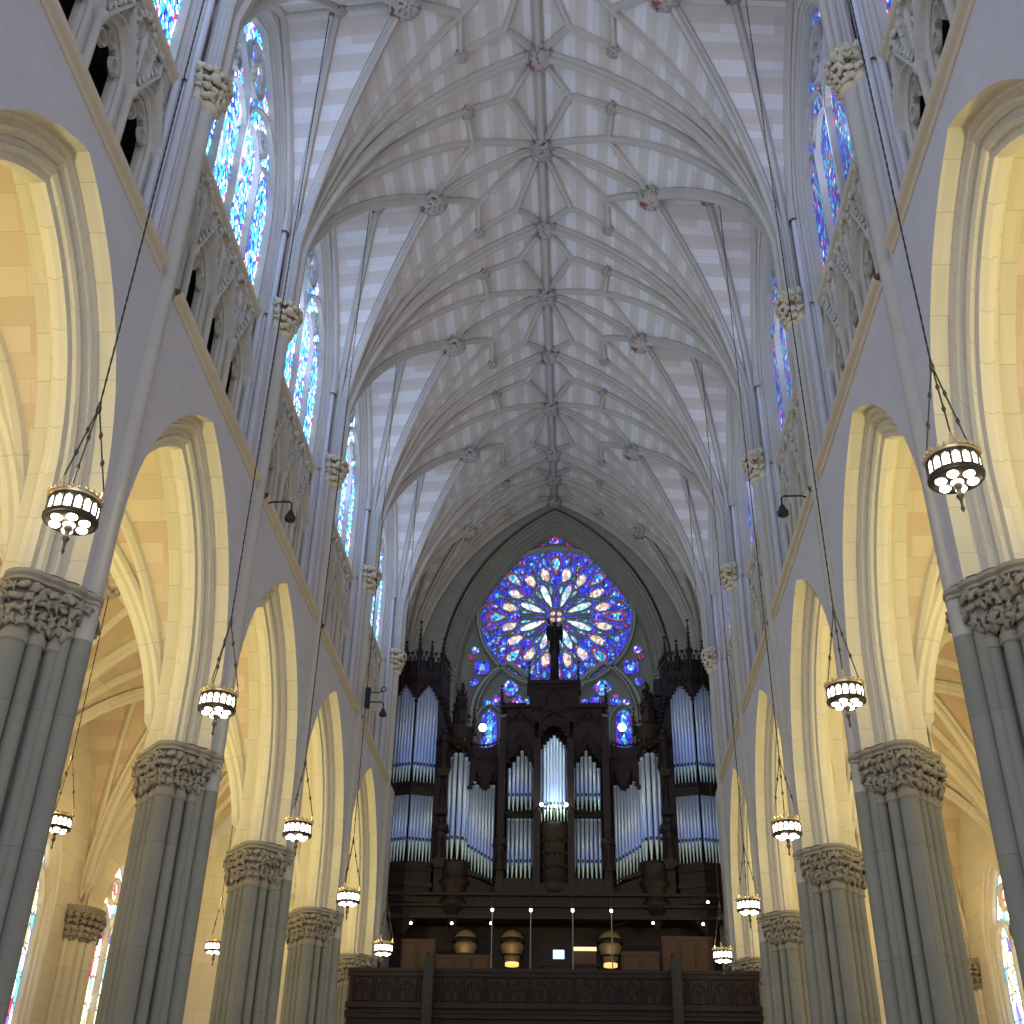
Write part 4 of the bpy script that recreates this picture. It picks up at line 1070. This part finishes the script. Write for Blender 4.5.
# ------------------------------------------------------------------ pendant lamps
def make_chandelier(chain):
    root = empty('chandelier')
    R0 = .30
    fr_ = MB()
    for z, r in ((.12, R0), (-.11, R0+.015)):
        fr_.lathe(0, 0, [(r-.02, z-.02), (r+.015, z-.02), (r+.02, z+.02), (r-.02, z+.02), (r-.02, z-.02)], 32)
    for k in range(16):
        a = 2*pi*k/16; d = Vector((cos(a), sin(a), 0))
        p = d*(R0+.006)
        fr_.tube([(p.x, p.y, -.11), (p.x, p.y, .12)], .016, 4)
    # bottom plate with seven round openings (a ring of plate between the discs)
    fr_.lathe(0, 0, [(R0, -.11), (R0*.97, -.14), (.05, -.17), (0, -.17)], 32)
    body = fr_.build('lamp_body', M_BRONZE, root)
    cr = MB(); cr.lathe(0, 0, [(R0+.005, .13), (R0+.03, .18), (R0+.02, .19), (R0-.01, .13)], 32)
    for k in range(24):
        a = 2*pi*k/24; cr.lathe((R0+.025)*cos(a), (R0+.025)*sin(a), [(.018, .18), (.026, .205), (0, .24)], 5)
    for k in range(3):
        a = 2*pi*k/3+.3; cr.lathe(R0*cos(a), R0*sin(a), [(.03, .17), (.04, .24), (.016, .30), (.025, .34), (0, .38)], 6)
    cr.build('cresting', M_GILT, body)
    for k in range(16):
        a0 = 2*pi*(k+.16)/16; a1 = 2*pi*(k+.84)/16; am = (a0+a1)/2; m = MB(); rr_ = R0+.002
        pts = [(rr_*cos(a0), rr_*sin(a0), -.08), (rr_*cos(a1), rr_*sin(a1), -.08), (rr_*cos(a1), rr_*sin(a1), .06), (rr_*cos(am), rr_*sin(am), .10), (rr_*cos(a0), rr_*sin(a0), .06)]
        q = [(x*.97, y*.97, z) for x, y, z in pts]
        m.grid([q, pts], 0, False, True); m.poly(pts); m.poly(q[::-1]); m.build('glass_panel', M_LAMP, body)
    for k in range(7):
        rr_, a = (0, 0) if k == 6 else (.188, 2*pi*k/6)
        z = -.145-.02*(1-rr_/R0)
        m = MB(); m.lathe(rr_*cos(a), rr_*sin(a), [(.064 if k < 6 else .07, z+.03), (.068 if k < 6 else .074, z-.012), (.05, z-.032), (0, z-.038)], 14); m.build('glass_disc', M_LAMP, body)
    fi = MB(); fi.lathe(0, 0, [(.05, -.2), (.055, -.24), (.03, -.27), (.035, -.33), (.05, -.37), (.02, -.42), (.015, -.5), (.028, -.54), (0, -.6)], 8); fi.build('finial', M_BRONZE, root)
    for k in range(3):
        a = 2*pi*k/3+.3; m = MB(); p0 = Vector((R0*cos(a), R0*sin(a), .36)); p1 = Vector((.02*cos(a), .02*sin(a), 1.53))
        m.tube([p0, p1], .011, 5)
        for q in (.35, .7):
            p = p0.lerp(p1, q); m.lathe(p.x, p.y, [(.012, p.z-.05), (.03, p.z), (.012, p.z+.05)], 6)
        m.build('suspension_rod', M_BRONZE, root)
    m = MB(); m.lathe(0, 0, [(.0, 1.5), (.035, 1.53), (.035, 1.6), (.02, 1.65), (.02, 1.7), (0, 1.72)], 8); m.build('hub', M_BRONZE, root)
    c = MB(); n = int((chain-1.68)/.18)
    prof = []
    for k in range(n+1):
        z = 1.68+(chain-1.68)*k/n
        prof += [(.015, z), (.010, z+.08)]
    c.lathe(0, 0, prof[:-1], 5); c.lathe(0, 0, [(.06, chain), (.08, chain-.05), (.03, chain-.15)], 8)
    c.build('chain', M_BLACK, root)
    return root
ZL = 9.08
hz = BAY.z(5.5, 3.5)
nl = make_chandelier(hz-ZL+.05); CH[nl.name] = kids(nl)
NL = {(-1, 0): 'large lit crown-shaped pendant lamp nearest on the left, against the yellow arch', (1, 0): 'large lit crown-shaped pendant lamp nearest on the right, against the yellow arch',
 (-1, 1): 'lit pendant lamp in front of the second left pier, just above its capital', (1, 1): 'lit pendant lamp in front of the second right pier, just above its capital',
 (-1, 2): 'lit pendant lamp hanging over the third left pier capital', (1, 2): 'lit pendant lamp left of the third right pier capital',
 (-1, 3): 'small lit pendant lamp by the fourth left pier capital', (1, 3): 'small lit pendant lamp by the fourth right pier capital, right of the organ base',
 (-1, 4): 'smallest lit pendant lamp hanging before the left of the gallery', (1, 4): 'smallest lit pendant lamp hanging before the right of the gallery'}
first = True
LAMP_UP, LAMP_DN = 14, 14
LP = {}
for i, (a, b, c, d) in enumerate(((-5.26, 8.9, 5.45, 9.36), (-5.41, 9.26, 5.52, 9.39), (-5.44, 9.06, 5.55, 9.12), (-5.5, 9.2, 5.57, 9.05), (-5.54, 9.2, 5.6, 9.08))):
    LP[(-1, i)] = (a, MIDS[i+1], b); LP[(1, i)] = (c, MIDS[i+1], d)
for i, ym in enumerate(MIDS[1:]):
    for s in (-1, 1):
        o = nl if first else copy_tree(nl)
        first = False; o.location = LP[(s, i)]; tag(o, NL[(s, i)], 'chandelier', 'pendant lamps of the nave')
        lamp('chandelier_light', 'POINT', (s*5.5, ym, ZL+.45), LAMP_UP, (1, .86, .62), .12)
        lamp('chandelier_light', 'POINT', (s*5.5, ym, ZL-.75), LAMP_DN, (1, .88, .68), .12)
al = make_chandelier(15.3-9.2); CH[al.name] = kids(al); first = True
for x, y, lb in ((-11.05, 25.72, 'lit pendant lamp in the left aisle, seen between the two nearest left piers'), (-11.2, 39.72, 'tiny lit pendant lamp deep in the left aisle beside the third pier'), (11.3, 39.72, 'tiny lit pendant lamp deep in the right aisle beside the second pier')):
    o = al if first else copy_tree(al)
    first = False; o.location = (x, y, 9.2); tag(o, lb, 'chandelier', 'pendant lamps of the aisles')
# warm lamps of the aisles
for s in (-1, 1):
    for ym in MIDS:
        lamp('aisle_light', 'POINT', (s*11.6, ym, 10.8), 190, (1, .68, .28), .3)
        lamp('aisle_capital_light', 'SPOT', (s*8.35, ym-2.5, 10.6), 640, (1, .86, .31), .15, rot=(math.radians(122), 0, s*math.radians(12)), spot=math.radians(115), blend=.8)
# ------------------------------------------------------------------ brackets on the pilasters
def bracket(s, T, z, lb, ring=False):
    e_ = empty('wall_bracket_lamp', (s*6.1, T-.2, z)); tag(e_, lb, 'bracket lamp', 'black bracket lamps on the nave walls')
    m = MB(); m.tube([(0, .05, 0), (-s*.1, 0, 0), (-s*.5, 0, 0), (-s*.56, 0, -.05), (-s*.56, 0, -.25)], .022, 6); m.build('arm', M_BLACK, e_)
    m = MB(); m.lathe(-s*.56, 0, [(0, -.22), (.05, -.25), (.09, -.36), (.13, -.42), (.12, -.5), (0, -.52)], 10); m.build('lamp_head', M_BLACK, e_)
    if ring:
        m = MB(); m.tube([(0, .05, .35), (-s*.4, 0, .35), (-s*.48, 0, .42)], .022, 6); m.tube([(-s*(.52+.09*cos(a*pi/5)), 0, .45+.09*sin(a*pi/5)) for a in range(11)], .02, 5); m.build('ring_arm', M_BLACK, e_)
        m = MB(); m.box((-.08, -.1, -.2), (.08, .1, .5)); m.build('mount_box', M_BLACK, e_)
bracket(-1, 22.22, 15.55, 'black bracket lamp high on the left wall shaft beside the second arch')
bracket(1, 22.22, 15.55, 'black bracket lamp high on the right wall shaft beside the second arch')
bracket(-1, 36.22, 16.4, 'black double bracket with ring low on the far left wall shaft', True)
# black cables and fittings stay with their lamps
